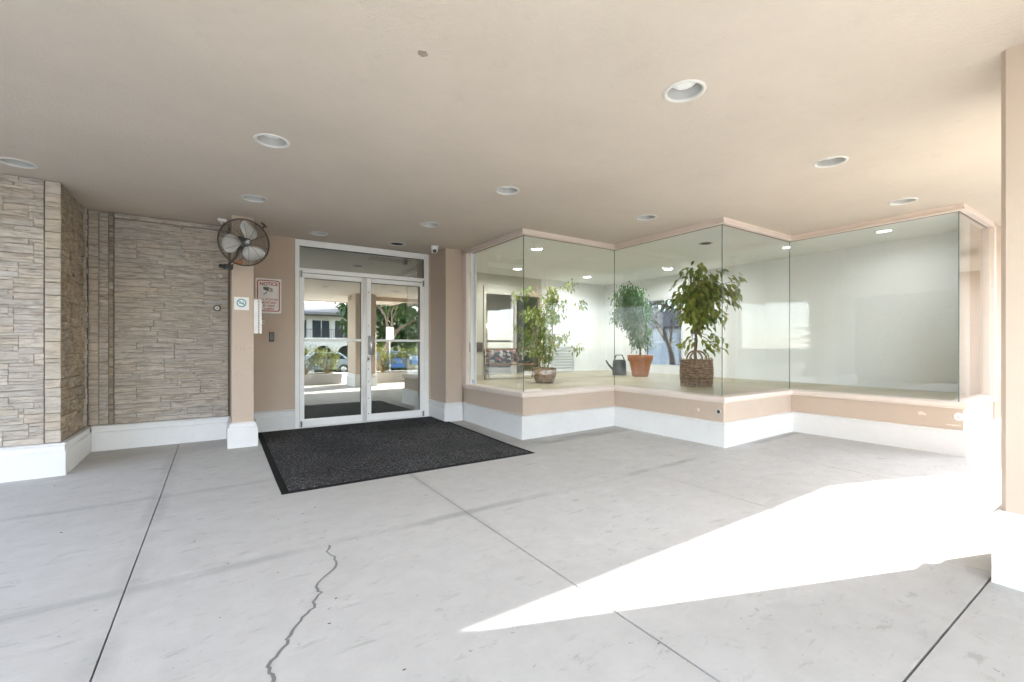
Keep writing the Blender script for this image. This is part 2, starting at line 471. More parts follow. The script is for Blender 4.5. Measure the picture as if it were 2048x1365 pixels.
# paving of single concrete slabs with sawn joints
fl = bpy.data.objects.new('pavement', None); COL.objects.link(fl); kind(fl, 'structure')
sx_ = [-5.8, -4.0, -2.18, -.36, 1.42, 3.235, 4.72, 6.5, 8.3, 10.1, 12]
sy_ = [-3.3, -1.3, .53, 2.71, 4.25, 6.62]
gapx = {3: .0034, 4: .0048, 5: .0046, 6: .004}
gapy = {2: .0042, 3: .0024, 4: .0016}
for i in range(len(sx_)-1):
    for j in range(len(sy_)-1):
        if j == 4 and i > 5: continue
        if j == 3 and i > 6: continue
        if j == 4 and i < 2: continue
        x0 = sx_[i]+gapx.get(i, .005); x1 = sx_[i+1]-gapx.get(i+1, .005)
        y0 = sy_[j]+gapy.get(j, .005); y1 = sy_[j+1]-gapy.get(j+1, .005)
        ny = max(1, round((y1-y0)/.5)); nxx = max(1, round((x1-x0)/.6))
        b = MB(); vv = []; ff = []
        for a in range(ny+1):
            for c_ in range(nxx+1):
                X = x0+(x1-x0)*c_/nxx; Y = y0+(y1-y0)*a/ny
                vv.append((X, Y, zf(X, Y)))
        w_ = nxx+1
        for a in range(ny):
            for c_ in range(nxx): ff.append((a*w_+c_, a*w_+c_+1, (a+1)*w_+c_+1, (a+1)*w_+c_))
        ring = [c_ for c_ in range(w_)] + [a*w_+nxx for a in range(1, ny+1)] + [ny*w_+c_ for c_ in range(nxx-1, -1, -1)] + [a*w_ for a in range(ny-1, 0, -1)]
        n0 = len(vv)
        for r_ in ring: vv.append((vv[r_][0], vv[r_][1], vv[r_][2]-.1))
        m_ = len(ring)
        for k in range(m_):
            k2 = (k+1) % m_
            ff.append((ring[k], n0+k, n0+k2, ring[k2]))
        b.add(vv, ff)
        b.build('slab', M['concrete'], fl)
jb = MB()
jb.box(-5.8, 12, -3.3, 6.62, -.2, -.05)
jb.build('joint_bed', M['black'], fl)
# wandering sealed crack
ck = [(.535,2.70),(.51,2.62),(.53,2.53),(.515,2.44),(.45,2.35),(.385,2.265),(.40,2.20),(.36,2.15),(.352,2.11),(.325,2.06),(.262,2.0),(.235,1.94),(.225,1.91),(.20,1.86),(.155,1.80),(.158,1.74),(.15,1.66),(.16,1.55),(.12,1.40)]
pts = []
for (a, b), (c_, d) in zip(ck[:-1], ck[1:]):
    for t in (0, .34, .67): pts.append((a+(c_-a)*t+rnd.uniform(-.009,.009), b+(d-b)*t+rnd.uniform(-.006,.006)))
cb = MB(); vv = []
for i, (x, y) in enumerate(pts):
    w_ = .005+.003*mnoise.noise((i*.35, 0, 0)) + .002*(i/len(pts))
    t = (Vector(pts[min(i+1, len(pts)-1)])-Vector(pts[max(0, i-1)])).normalized()
    vv += [(x-t.y*w_, y+t.x*w_, .0012), (x+t.y*w_, y-t.x*w_, .0012)]
cb.add(vv, [(2*i, 2*i+1, 2*i+3, 2*i+2) for i in range(len(pts)-1)])
cb.build('crack', M['crack'], fl)
# dark grit and leaf litter on the slabs
gr = MB()
for k in range(34):
    x = rnd.uniform(-1.2, 3.6); y = rnd.uniform(1.0, 5.2); s = rnd.uniform(.002, .0055); a = rnd.uniform(0, PI)
    if .35 < x < 2.9 and y > 3.7: continue
    z = zf(x, y)
    q = [(math.cos(a+t)*s*e+x, math.sin(a+t)*s*e*.6+y) for t, e in ((0, 1.6), (1.6, .7), (3.1, 1.4), (4.7, .6))]
    gr.hexa(q, [z]*4, [z+.002]*4)
kind(gr.build('litter', M['wicker_in'], fl), 'stuff')

# light concrete forecourt out to the street
fc = MB(); fc.box(-40, 40, -8.9, -3.49, -.3, -.13)
kind(fc.build('forecourt', M['kerb']), 'structure')
# kerb at the street edge
kb = MB(); kb.box(-40, 40, -3.48, -3.31, -.3, -.005)
kind(kb.build('kerb', M['kerb'], bevel=.02), 'structure')

# canopy ceiling with round openings for the lights
LIGHTS = [  # x, y, state, label
 (-1.29, 4.985, 'half', 'recessed light above the projecting stone wall, at the left edge of the photo'),
 (.314, 3.481, 'lens', 'recessed light with white lens, second from the left edge of the ceiling'),
 (.292, 4.938, 'half', 'recessed light just in front of the wall fan, half of it dark'),
 (2.20, 3.414, 'lens', 'recessed light in the middle of the ceiling, before the first bay corner'),
 (1.062, 6.033, 'lens', 'small recessed light right over the left end of the entrance door frame'),
 (2.068, 4.868, 'half', 'recessed light out in front of the right door leaf and ceiling camera'),
 (2.083, 6.056, 'empty', 'recessed light without lens, dark inside, above the right door leaf'),
 (2.165, 1.54, 'lens', 'largest recessed light, nearest the viewer, with ribbed ring and round lens'),
 (3.934, 1.513, 'lens', 'recessed light between the nearest light and the right bay pane'),
 (5.606, 1.536, 'lens', 'recessed light closest to the right bay window pane'),
 (3.947, 3.287, 'half', 'recessed light just left of the middle bay window corner, partly dark'),
]
R_OUT, R_IN = .113, .095
cp = [(-3.2,-2.4),(5.10,-2.4),(5.10,-.2),(12,-.2),(12,1.23),(6.19,1.23),(6.19,2.825),(4.66,2.825),(4.66,4.44),(3.09,4.44),(3.09,6.49),(-3.2,6.49)]  # front part added to shade the foreground and the column
def holed(name, poly, holes, z, mat, flip=False, parent=None):
    bm = bmesh.new(); es = []
    def loop(ps):
        v_ = [bm.verts.new((p[0], p[1], z)) for p in ps]
        for i in range(len(v_)): es.append(bm.edges.new((v_[i], v_[(i+1) % len(v_)])))
    loop(poly)
    for (x, y, r) in holes: loop([(x+r*math.cos(2*PI*k/32), y+r*math.sin(2*PI*k/32)) for k in range(32)])
    bmesh.ops.triangle_fill(bm, use_beauty=True, use_dissolve=False, edges=es)
    for f in bm.faces:
        if (f.normal.z > 0) != flip: f.normal_flip()
    me = bpy.data.meshes.new(name); bm.to_mesh(me); bm.free(); me.materials.append(mat)
    return link(name, me, parent)
ce = holed('ceiling', cp, [(x, y, R_IN+.004) for x, y, s_, l_ in LIGHTS], HC, M['ceil'])
kind(ce, 'structure')
mk = MB()
q = [(.827+math.cos(t*.628)*(.024+.004*math.sin(t*2.3+1)), 2.037+math.sin(t*.628)*(.021+.004*math.cos(t*3.1))) for t in range(10)]
mk.prism(q, HC-.004, HC-.0008)
mk.build('blister', M['ceil_mark'], ce)
# front beam, added porch edge shading the foreground, unseen storey blocking sky
cb_ = MB(); cb_.box(3.101, 12, -.2, -.02, 2.43, 2.95); cb_.box(-3.2, 5.12, -2.4, -2.22, 2.53, 2.95); cb_.box(4.98, 5.10, -2.2195, -.2005, 2.53, 2.95)
kind(cb_.build('canopy_beam', M['tan'], bevel=.01), 'structure')
up = thing('upper_storey', 'unseen tan upper storey over the canopy ceiling, blocking sun and sky', 'building', (0, 0, 2.9))
ub = MB(); ub.box(5.11, 12, -.19, 1.4, 2.951, 9); ub.box(-3.2, 5.109, -2.39, 1.4, 2.951, 9); ub.box(-3.2, 8.7, 1.401, 13, 2.8, 9)
ub.build('wall', M['tan'], up)

# ------------------------------------------------------------------ skirting / trim sweeps
def sweep_segments(path, prof, name, mat, parent, ends=None, foot=True):
    """one mesh per straight run, mitred; prof = (outward offset, z); outward = right-hand side of the path"""
    P = [Vector((p[0], p[1])) for p in path]; n = len(P)
    dirs = [(P[i+1]-P[i]).normalized() for i in range(n-1)]
    out = [Vector((d.y, -d.x)) for d in dirs]
    mit = []
    for i in range(n):
        if i == 0: mit.append(out[0])
        elif i == n-1: mit.append(out[-1])
        else:
            b = (out[i-1]+out[i]).normalized(); mit.append(b/max(.2, b.dot(out[i])))
    res = []
    for i in range(n-1):
        vv = []
        ins = [dirs[i]*.0006, dirs[i]*-.0006]
        for k in (0, 1):
            for (o, z) in prof:
                p = P[i+k]+mit[i+k]*o + ins[k]
                zz = z if not (foot and z <= 0) else zf(p.x, p.y)-.004
                vv.append((p.x, p.y, zz))
        m_ = len(prof)
        ff = [(j, (j+1) % m_, m_+(j+1) % m_, m_+j) for j in range(m_)]
        ff += [tuple(range(m_-1, -1, -1)), tuple(range(m_, 2*m_))]
        b = MB(); b.add(vv, ff)
        o = b.build(name, mat, parent)
        bm = bmesh.new(); bm.from_mesh(o.data); bmesh.ops.recalc_face_normals(bm, faces=bm.faces); bm.to_mesh(o.data); bm.free()
        m2 = o.modifiers.new('bevel', 'BEVEL'); m2.width = .003; m2.segments = 2; m2.limit_method = 'ANGLE'; m2.angle_limit = math.radians(50)
        res.append(o)
    return res
SK = [(0, 0), (.040, 0), (.040, .228), (.030, .238), (.030, .280), (.044, .286), (.044, .300), (0, .302)]
SKB = [(0, 0), (.034, 0), (.034, .262), (.042, .270), (.042, .285), (0, .292)]

# ------------------------------------------------------------------ stone walls
def stone_mesh(seed):
    r = random.Random(seed); b = MB(); nu, nz = 4, 2; vv = []
    for j in range(nz+1):
        for i in range(nu+1):
            u = i/nu; w = j/nz; d = 1+r.uniform(-.16, .10)
            if i == 0: u = .006; d *= .95
            if i == nu: u = .994; d *= .95
            if j == 0: w = .03; d *= .90
            if j == nz: w = .97; d *= .97
            if 0 < i < nu: u += r.uniform(-.06, .06)
            if j == 1: w += r.uniform(-.12, .12)
            vv.append((u, -d, w))
    W = nu+1
    ff = [(j*W+i, j*W+i+1, (j+1)*W+i+1, (j+1)*W+i) for j in range(nz) for i in range(nu)]
    ring = [i for i in range(W)] + [j*W+nu for j in range(1, nz+1)] + [nz*W+i for i in range(nu-1, -1, -1)] + [j*W for j in range(nz-1, 0, -1)]
    n0 = len(vv)
    for k in ring:
        u = vv[k][0]; w = vv[k][2]
        u = 0 if u < .02 else 1 if u > .98 else u
        w = 0 if w < .1 else 1 if w > .9 else w
        vv.append((u, 0, w))
    m_ = len(ring)
    for k in range(m_):
        k2 = (k+1) % m_
        ff.append((ring[k], n0+k, n0+k2, ring[k2]))
    b.add(vv, ff); return b
STV = {}
for mk_ in ('stone', 'stone_brown', 'stone_quoin'):
    L_ = []
    for s_ in range(7):
        b = stone_mesh(s_*13+5)
        me = bpy.data.meshes.new('stone'); me.from_pydata(b.v, [], b.f); me.materials.append(M[mk_]); me.update(); L_.append(me)
    STV[mk_] = L_
def stone_at(parent, o, ang, w, h, d, z, matk, r):
    s_ = bpy.data.objects.new('stone', r.choice(STV[matk])); COL.objects.link(s_)
    put(s_, parent)
    s_.location = (o[0], o[1], z); s_.rotation_euler = (0, 0, ang); s_.scale = (w, d, h)
    return s_
def ledge(parent, o, ang, width, z0, z1, matk, seed, uh=.0255, cw=.03, wr=(.14,.60), dr=(.019,.030), hs=(1,1,1,2,2,2,3), gap=.0012):
    r = random.Random(seed)
    nr = round((z1-z0)/uh); nc = max(1, round(width/cw)); uh = (z1-z0)/nr; cw = width/nc
    occ = [[False]*nc for _ in range(nr)]
    ca, sa = math.cos(ang), math.sin(ang)
    for j in range(nr):
        for i in range(nc):
            if occ[j][i]: continue
            h = min(r.choice(hs), nr-j); w = max(1, round(r.uniform(*wr)/cw))
            k = i
            while k < nc and k-i < w and not occ[j][k]: k += 1
            if nc-k <= 1 and not any(occ[j][k:nc]): k = nc
            while h > 1 and any(occ[j+h-1][i:k]): h -= 1
            for jj in range(j, j+h):
                for ii in range(i, k): occ[jj][ii] = True
            u = i*cw+gap/2
            stone_at(parent, (o[0]+ca*u, o[1]+sa*u), ang, (k-i)*cw-gap, h*uh-gap, r.uniform(*dr), z0+j*uh+gap/2, matk, r)

# projecting stone wall (front face, quoin strip, return face)
XR = -1.135; YL = 5.385; YB = 6.30
sw = thing('stone_wall', 'projecting wall clad in pale ledge stone with weathered brown return side', 'wall', (-1.6, YL, 0))
b = MB(); b.box(-3.2, XR-.03, YL+.004, 6.6, -.02, 2.60); b.build('backing', M['backing'], sw)
ledge(sw, (-1.80, YL), 0, .566, .302, HC-.004, 'stone', 11, wr=(.1,.38))
ledge(sw, (-1.229, YL), 0, .098, .302, HC-.003, 'stone_quoin', 12, uh=.036, cw=.033, wr=(.05,.11), dr=(.018,.028), hs=(1,2,2,3,4))
ledge(sw, (XR-.026, YL-.004), PI/2, .84, .302, HC-.004, 'stone_brown', 13, uh=.036, cw=.05, wr=(.14,.4), dr=(.014,.036), hs=(2,2,3,3,4))
b = MB()
for k in range(40):
    z = .31+k*.056
    b.obox((XR-.012, YB-.058+rnd.uniform(-.004,.004), z+.026), (1,0,0), (0,1,0), (0,0,1), .05+rnd.uniform(-.012,.012), .036+rnd.uniform(-.01,.01), .054)
b.build('edge_bead', M['stone_quoin'], sw, bevel=.006)
sweep_segments([(-3.2, YL-.022), (XR+.004, YL-.022), (XR+.004, YB-.03)], SK, 'baseboard', M['white'], sw)

# recessed stone wall beside the pilaster
rw = thing('stone_wall', 'recessed grey ledge stone wall between the projecting stone wall and the fan pilaster', 'wall', (-.5, YB, 0))
b = MB(); b.box(XR-.02, .1275, YB+.004, 6.62, -.02, 2.60); b.build('backing', M['backing'], rw)
ledge(rw, (-.915, YB), 0, 1.02, .305, 2.488, 'stone', 21)
ledge(rw, (-1.118, YB), 0, .078, .305, HC-.004, 'stone_quoin', 22, uh=.03, cw=.026, wr=(.05,.1), hs=(1,2,3,4), dr=(.016,.026))
ledge(rw, (-1.036, YB), 0, .072, .305, HC-.004, 'stone', 23, uh=.03, cw=.026, wr=(.05,.1), hs=(1,1,2,3), dr=(.014,.024))
ledge(rw, (-.958, YB), 0, .034, .305, HC-.004, 'stone_brown', 24, uh=.1, cw=.034, wr=(.05,.1), hs=(1,2), dr=(.008,.014))
ledge(rw, (-.915, YB), 0, 1.02, 2.497, HC-.006, 'stone', 25, uh=.05, cw=.05, wr=(.15,.4), hs=(1,), dr=(.026,.034))
sweep_segments([(XR+.046, YB-.028), (.117, YB-.028)], SK, 'baseboard', M['white'], rw)

# pilaster carrying the fan
pl = thing('pilaster', 'narrow tan pilaster with white base between the grey stone wall and the notice sign', 'pilaster', (.23, 5.72, 0))
PX0, PX1, PY = .128, .336, 5.715
b = MB(); b.box(PX0, PX1, PY, 6.6, -.02, 2.60); b.build('shaft', M['tan'], pl, bevel=.004)
sweep_segments([(PX0, 6.26), (PX0, PY), (PX1, PY), (PX1, 6.43)], [(o, z if z <= 0 else z-.005) for o, z in SK[:2]]+[(.040,.243),(.026,.252),(.026,.285),(.006,.297),(0,.299)], 'baseboard', M['white'], pl)
for (x, z) in ((.168,1.112),(.208,1.095),(.245,1.097),(.300,1.11)):
    b = MB(); b.lathe([(0,-.001),(.0035,-.001),(.0035,.002)], (x, PY, z), (0,1,0), 8); b.build('screw_hole', M['black'], pl)

# entrance wall: strip left of the door, pier right of it
YD = 6.47
ew = thing('entrance_wall', 'tan wall strip between the fan pilaster and the glass entrance door', 'wall', (.6, YD, 0))
b = MB(); b.box(PX1+.001, .848, YD, 6.62, -.02, 2.60); b.build('wall', M['tan'], ew)
sweep_segments([(PX1+.042, YD), (.846, YD)], SK, 'baseboard', M['white'], ew)
pr = thing('pier', 'tan pier with white base between the entrance door and the first bay window', 'pier', (2.9, 5.95, 0))
b = MB(); b.prism([(2.7225, 6.62), (2.7225, 6.48), (2.768, 6.48), (2.768, 5.94), (3.03, 5.94), (3.03, 6.62)], -.02, 2.60); b.build('wall', M['tan'], pr, bevel=.004)
sweep_segments([(2.768, 6.50), (2.768, 5.94), (3.027, 5.94)], SK, 'baseboard', M['white'], pr)

# ------------------------------------------------------------------ stepped bay window
bay = thing('bay_window', 'stepped shop window of frameless glass over a tan plinth with white skirting', 'window', (4.6, 3.5, 0))
Z = [(3.07, 6.02), (3.07, 4.42), (4.64, 4.42), (4.64, 2.805), (6.17, 2.805), (6.17, 1.215), (7.43, 1.215)]
def offset(path, d):
    P = [Vector(p) for p in path]; n = len(P); out = []
    dr = [(P[i+1]-P[i]).normalized() for i in range(n-1)]; no = [Vector((q.y, -q.x)) for q in dr]
    for i in range(n):
        if i == 0: m_ = no[0]
        elif i == n-1: m_ = no[-1]
        else:
            c_ = (no[i-1]+no[i]).normalized(); m_ = c_/max(.2, c_.dot(no[i]))
        out.append(tuple(P[i]+m_*d))
    return out
# the path runs with the outside on its right-hand side
sweep_segments(offset(Z, -.012), [(-.10, -.03), (0, -.03), (0, .512), (-.10, .512)], 'plinth', M['tan'], bay, foot=False)
sweep_segments(offset(Z, -.012), SKB, 'baseboard', M['white'], bay)
sweep_segments(Z, [(-.13, .505), (.012, .505), (.012, .517), (.022, .523), (.022, .556), (.012, .566), (-.055, .572), (-.13, .572)], 'sill', M['cream'], bay, foot=False)
sweep_segments(Z, [(-.10, 2.486), (.006, 2.486), (.006, 2.502), (-.004, 2.510), (-.004, 2.72), (-.10, 2.72)], 'header', M['cream'], bay, foot=False)
GZ0, GZ1 = .568, 2.490
gp = offset(Z, -.052)
gp[0] = (gp[0][0], 5.80)
for i in range(6):
    a, b_ = Vector(gp[i]), Vector(gp[i+1]); d = (b_-a).normalized(); n_ = Vector((d.y, -d.x))*.005
    a2 = a+d*.006; b2 = b_-d*.006
    if i == 0: a2 = a
    if i == 5: b2 = Vector((7.36, b_.y))
    q = [a2-n_, a2+n_, b2+n_, b2-n_]
    m_ = MB(); m_.prism([tuple(p) for p in q], GZ0, GZ1); o = m_.build('glass_pane', M['glass'], bay)
    bm = bmesh.new(); bm.from_mesh(o.data); bmesh.ops.recalc_face_normals(bm, faces=bm.faces); bm.to_mesh(o.data); bm.free()
    # dark gasket lines under the header and over the sill
    sb = MB()
    for (z0, z1) in ((2.4845, 2.4905),):
        sb.prism([tuple(a2-n_*1.6), tuple(a2+n_*1.6), tuple(b2+n_*1.6), tuple(b2-n_*1.6)], z0, z1)
    sb.build('gasket', M['seal'], bay)
for i in range(1, 6):
    p = gp[i]; m_ = MB(); m_.box(p[0]-.0035, p[0]+.0035, p[1]-.0035, p[1]+.0035, GZ0, GZ1); m_.build('glass_joint', M['glass_edge'], bay)
b = MB(); b.box(3.035, 3.095, 5.82, 5.965, .566, 2.49); b.build('jamb', M['cream'], bay, bevel=.004)
b = MB(); b.box(3.096, 3.150, 5.775, 5.80, .570, 2.488); b.box(3.150, 3.168, 5.74, 5.80, .570, 2.488); b.build('jamb_strip', M['alu'], bay)
b = MB(); b.box(7.36, 7.44, 1.205, 1.30, .566, 2.49); b.build('jamb', M['cream'], bay, bevel=.004)
b = MB(); b.box(7.352, 7.359, 1.24, 1.29, .57, 2.488); b.build('jamb_strip', M['cream'], bay)
def chip(c, u, v, rx, ry, seed, parent):
    r = random.Random(seed); m_ = MB(); c = Vector(c); u = Vector(u); v = Vector(v); n_ = u.cross(v)
    ps = [c+u*math.cos(k*.524)*rx*r.uniform(.35, 1.1)+v*math.sin(k*.524)*ry*r.uniform(.35, 1.1) for k in range(12)]
    m_.add([p-n_*.0003 for p in ps]+[p+n_*.0012 for p in ps], [tuple(range(11, -1, -1)), tuple(range(12, 24))]+[(k, (k+1) % 12, 12+(k+1) % 12, 12+k) for k in range(12)])
    return m_.build('paint_chip', M['chip'], parent)
chip((4.652, 3.12, .395), (0,-1,0), (0,0,1), .026, .026, 3, bay)
chip((6.182, 1.54, .425), (0,-1,0), (0,0,1), .055, .025, 4, bay)
chip((6.182, 1.30, .335), (0,-1,0), (0,0,1), .07, .010, 5, bay)
b = MB(); b.box(3.106, 3.1075, 5.70, 5.765, .585, .64); b.build('glass_sticker', M['sticker_blue'], bay)

ct = thing('push_button', 'round dark button with steel ring on the plinth under the basket plant window', 'button', (4.652, 2.86, .405))
b = MB(); b.lathe([(0, .012), (.018, .012), (.022, .009), (.022, 0)], (4.652, 2.87, .402), (-1,0,0), 24); b.build('button_cap', M['darkmetal'], ct)
b = MB(); b.lathe([(.022, 0), (.022, .012), (.029, .010), (.031, 0)], (4.652, 2.87, .402), (-1,0,0), 24); b.build('ring', M['steel'], ct)
vt = thing('wall_outlet', 'round white outlet cover at the right end of the bay plinth', 'outlet', (6.182, 1.27, .42))
b = MB(); b.lathe([(.016, .008), (.030, .010), (.038, .006), (.040, 0)], (6.182, 1.262, .425), (-1,0,0), 28); b.build('cover', M['sign_white'], vt)
b = MB(); b.lathe([(0, .006), (.0045, .006), (.005, .0115), (.0055, .0115), (.006, .005), (.016, .005), (.016, .008)], (6.182, 1.262, .425), (-1,0,0), 20); b.build('centre_screw', M['steel'], vt)

# building wall going on to the right of the bay, mostly behind the column
rwall = thing('side_wall', 'tan wall to the right of the last bay pane, behind the big column', 'wall', (9, 1.3, 0))
b = MB(); b.box(7.441, 12, 1.22, 1.42, -.05, 2.7); b.build('wall', M['tan'], rwall)
sweep_segments([(7.442, 1.22), (12, 1.22)], SKB, 'baseboard', M['white'], rwall)

ewall = thing('sky_blocking_wall', 'tan wall added at the far right to block bright sky from the glass', 'wall', (12.1, .1, 0))
b = MB(); b.box(12.001, 12.25, -1.2, 1.42, -.2, 2.94); b.build('wall', M['tan'], ewall)  # unseen wall added to cut bright sky from the right
# ------------------------------------------------------------------ big columns at the canopy front
def column(x0, x1, y0, y1, label):
    c = thing('column', label, 'column', ((x0+x1)/2, (y0+y1)/2, 0), 'square columns carrying the canopy')
    m_ = MB(); m_.box(x0, x1, y0, y1, -.05, 2.946); m_.build('shaft', M['tan'], c, bevel=.018, seg=1)
    prof = [(0, 0), (.026, 0), (.026, .262), (.018, .270), (.012, .274), (.012, .318), (.026, .322), (.026, .336), (.003, .350), (0, .350)]
    loop = [(x0, y1), (x0, y0), (x1, y0), (x1, y1), (x0, y1)]
    # closed loop: outside on the right-hand side going (x0,y1)->(x0,y0)->...
    P = [Vector(p) for p in loop[:-1]]; n = 4
    for i in range(4):
        a, b_ = P[i], P[(i+1) % 4]
        sx = lambda p: Vector((-1 if p.x < (x0+x1)/2 else 1, -1 if p.y < (y0+y1)/2 else 1))
        vv = []
        for p in (a, b_):
            for (o, z) in prof:
                q = p+sx(p)*o; vv.append((q.x, q.y, (zf(q.x, q.y)-.004) if z <= 0 else z))
        k = len(prof); m_ = MB()
        m_.add(vv, [(j, (j+1) % k, k+(j+1) % k, k+j) for j in range(k)]+[tuple(range(k-1, -1, -1)), tuple(range(k, 2*k))])
        o = m_.build('baseboard', M['white'], c)
        bm = bmesh.new(); bm.from_mesh(o.data); bmesh.ops.recalc_face_normals(bm, faces=bm.faces); bm.to_mesh(o.data); bm.free()
        m2 = o.modifiers.new('bevel', 'BEVEL'); m2.width = .003; m2.segments = 2; m2.limit_method = 'ANGLE'; m2.angle_limit = math.radians(35)
    return c
column(3.135, 3.70, -.40, .495, 'thick tan column on a white stepped base at the right edge of the photo')
column(9.26, 9.82, -.40, .50, 'tan canopy column farther right, out past the last bay pane')
column(-3.15, -2.6, -.40, .50, 'tan canopy column to the left of the viewer, seen only in reflections')

# ------------------------------------------------------------------ entrance door
dz = zf(1.7, YD)
dr_ = thing('double_door', 'white aluminium double glass entrance door with a transom above the black mat', 'door', (1.78, YD, 0))
FY0, FY1 = 6.455, 6.535
def dbox(name, mat, x0, x1, z0, z1, y0=FY0, y1=FY1, parent=None, bevel=.003):
    m_ = MB(); m_.box(x0, x1, y0, y1, z0, z1); return m_.build(name, mat, parent or dr_, bevel=bevel)
dbox('jamb', M['alu'], .850, .902, dz-.01, 2.541)
dbox('jamb', M['alu'], 2.648, 2.722, dz-.01, 2.541)
dbox('head', M['alu'], .9025, 2.6475, 2.458, 2.541)
dbox('transom_bar', M['alu'], .9025, 2.6475, 2.106, 2.165)
dbox('threshold', M['alu'], .9025, 2.6475, dz-.01, dz+.012, 6.44, 6.55)
tg = MB(); tg.box(.903, 2.647, 6.490, 6.498, 2.166, 2.457); tg.build('transom_glass', M['transom_glass'], dr_)
sb = MB(); sb.box(.9026, 2.6474, 6.470, 6.489, 2.4505, 2.4578); sb.box(2.6405, 2.6474, 6.470, 6.489, 2.166, 2.45); sb.build('gasket', M['seal'], dr_)
LZ0, LZ1 = dz+.018, 2.099
def leaf(x0, x1, gx0, gx1, pull_right):
    lf = dbox('door_leaf', M['alu'], x0, gx0, LZ0, LZ1, 6.462, 6.508)
    gz0, gz1 = .152, 2.038
    def p(nm, mt, a, b_, c_, d, y0=6.462, y1=6.508): return dbox(nm, mt, a, b_, c_, d, y0, y1, lf)
    p('stile', M['alu'], gx1, x1, LZ0, LZ1)
    p('top_rail', M['alu'], gx0+.0005, gx1-.0005, gz1, LZ1)
    p('bottom_rail', M['alu'], gx0+.0005, gx1-.0005, LZ0, gz0)
    m_ = MB(); m_.box(gx0+.001, gx1-.001, 6.482, 6.490, gz0+.001, gz1-.001); m_.build('glass', M['door_glass'], lf)
    p('push_bar', M['alu'], gx0+.001, gx1-.001, 1.192, 1.226, 6.466, 6.481)
    m_ = MB(); e = .008
    m_.box(gx0+.001, gx1-.001, 6.474, 6.481, gz1-e, gz1-.0005)
    xx = gx1-e if not pull_right else gx1-e
    m_.box(xx, gx1-.0005, 6.4745, 6.4815, gz0+.001, 1.1915); m_.box(xx, gx1-.0005, 6.4745, 6.4815, 1.2265, gz1-e-.001); m_.build('glazing_bead', M['seal'], lf)
    return lf
l1 = leaf(.9055, 1.722, .962, 1.702, True)
l2 = leaf(1.840, 2.6445, 1.8435+.0, 2.583, False)
# meeting stiles with steel astragal
dbox('meeting_stile', M['steel'], 1.7235, 1.772, LZ0, LZ1, 6.458, 6.508)
dbox('meeting_stile', M['alu'], 1.7735, 1.8388, LZ0, LZ1, 6.464, 6.508)
dbox('astragal', M['steel'], 1.766, 1.781, LZ0+.01, LZ1-.005, 6.4515, 6.4575)
m_ = MB()
for z in (.16, .38, .62, .80, 1.42, 1.9): m_.lathe([(0, .003), (.006, .002), (.007, 0)], (1.806, 6.464, z), (0,-1,0), 10)
m_.build('rivets', M['darkmetal'], dr_)
# curved pull plate
m_ = MB(); prof = []
for k in range(13):
    t = k/12; prof.append((1.800+.085*t, 6.452-.035*math.sin(PI*min(1, t*1.02))**.8))
q = [(x, y) for x, y in prof]+[(x, y+.004) for x, y in reversed(prof)]
n_ = len(prof); vv = [(x, y, 1.005) for x, y in prof]+[(x, y, 1.272) for x, y in prof]+[(x, y+.005, 1.005) for x, y in prof]+[(x, y+.005, 1.272) for x, y in prof]
ff = [(i, i+1, n_+i+1, n_+i) for i in range(n_-1)]+[(2*n_+i+1, 2*n_+i, 3*n_+i, 3*n_+i+1) for i in range(n_-1)]
ff += [(i+1, i, 2*n_+i, 2*n_+i+1) for i in range(n_-1)]+[(n_+i, n_+i+1, 3*n_+i+1, 3*n_+i) for i in range(n_-1)]
ff += [(0, n_, 3*n_, 2*n_), (n_-1, 3*n_-1, 4*n_-1, 2*n_-1)]
m_.add(vv, ff, True); m_.build('pull_handle', M['steel'], dr_)
lk = dbox('lock', M['steel'], 1.788, 1.822, .905, .985, 6.4545, 6.4638)
m_ = MB(); m_.lathe([(0, .010), (.010, .010), (.012, .006), (.013, 0)], (1.806, 6.454, .945), (0,-1,0), 16); m_.build('cylinder_ring', M['darkmetal'], lk)
m_ = MB()
for (z0, z1) in ((.905, .908), (.982, .985)): m_.box(1.785, 1.790, 6.452, 6.4541, z0, z1)
m_.box(1.785, 1.788, 6.452, 6.4541, .905, .985); m_.build('lock_shadow_strip', M['black'], lk)  # raised black strips stand in for the shadow beside the lock
for (x, z) in ((.922, 2.085), (2.632, 2.085), (.922, .09), (2.632, .09)):
    h = dbox('hinge', M['steel'], x-.018, x+.018, z-.045, z+.045, 6.446, 6.461)
    dbox('pin', M['seal'], x-.005, x+.005, z-.044, z+.044, 6.4425, 6.4455, h, 0)

# vestibule behind the door, dim
vs_ = bpy.data.objects.new('vestibule', None); COL.objects.link(vs_); kind(vs_, 'structure')
def room(name, mat, *a):
    m_ = MB(); m_.box(*a); return m_.build(name, mat, vs_)
room('wall', M['vest'], .40, .45, 6.63, 9.6, 0, 2.7)
room('wall', M['vest'], 2.95, 3.0, 6.63, 9.6, 0, 2.7)
room('wall', M['vest'], .45, 2.95, 9.6, 9.7, 0, 2.7)
room('floor', M['vest'], .40, 3.0, 6.56, 9.7, -.05, dz)
room('ceiling', M['indoor_ceiling'], .40, 3.0, 6.545, 9.7, 2.56, 2.62)
gv = thing('ceiling_vent', 'slatted air vent in the vestibule ceiling, seen through the transom glass', 'vent', (2.35, 7.4, 2.55))
m_ = MB(); m_.box(2.0, 2.75, 7.05, 7.08, 2.545, 2.559); m_.box(2.0, 2.75, 7.45, 7.48, 2.545, 2.559); m_.box(2.0, 2.03, 7.0801, 7.4499, 2.545, 2.559); m_.box(2.72, 2.75, 7.0801, 7.4499, 2.545, 2.559)
m_.build('frame', M['louvre'], gv)
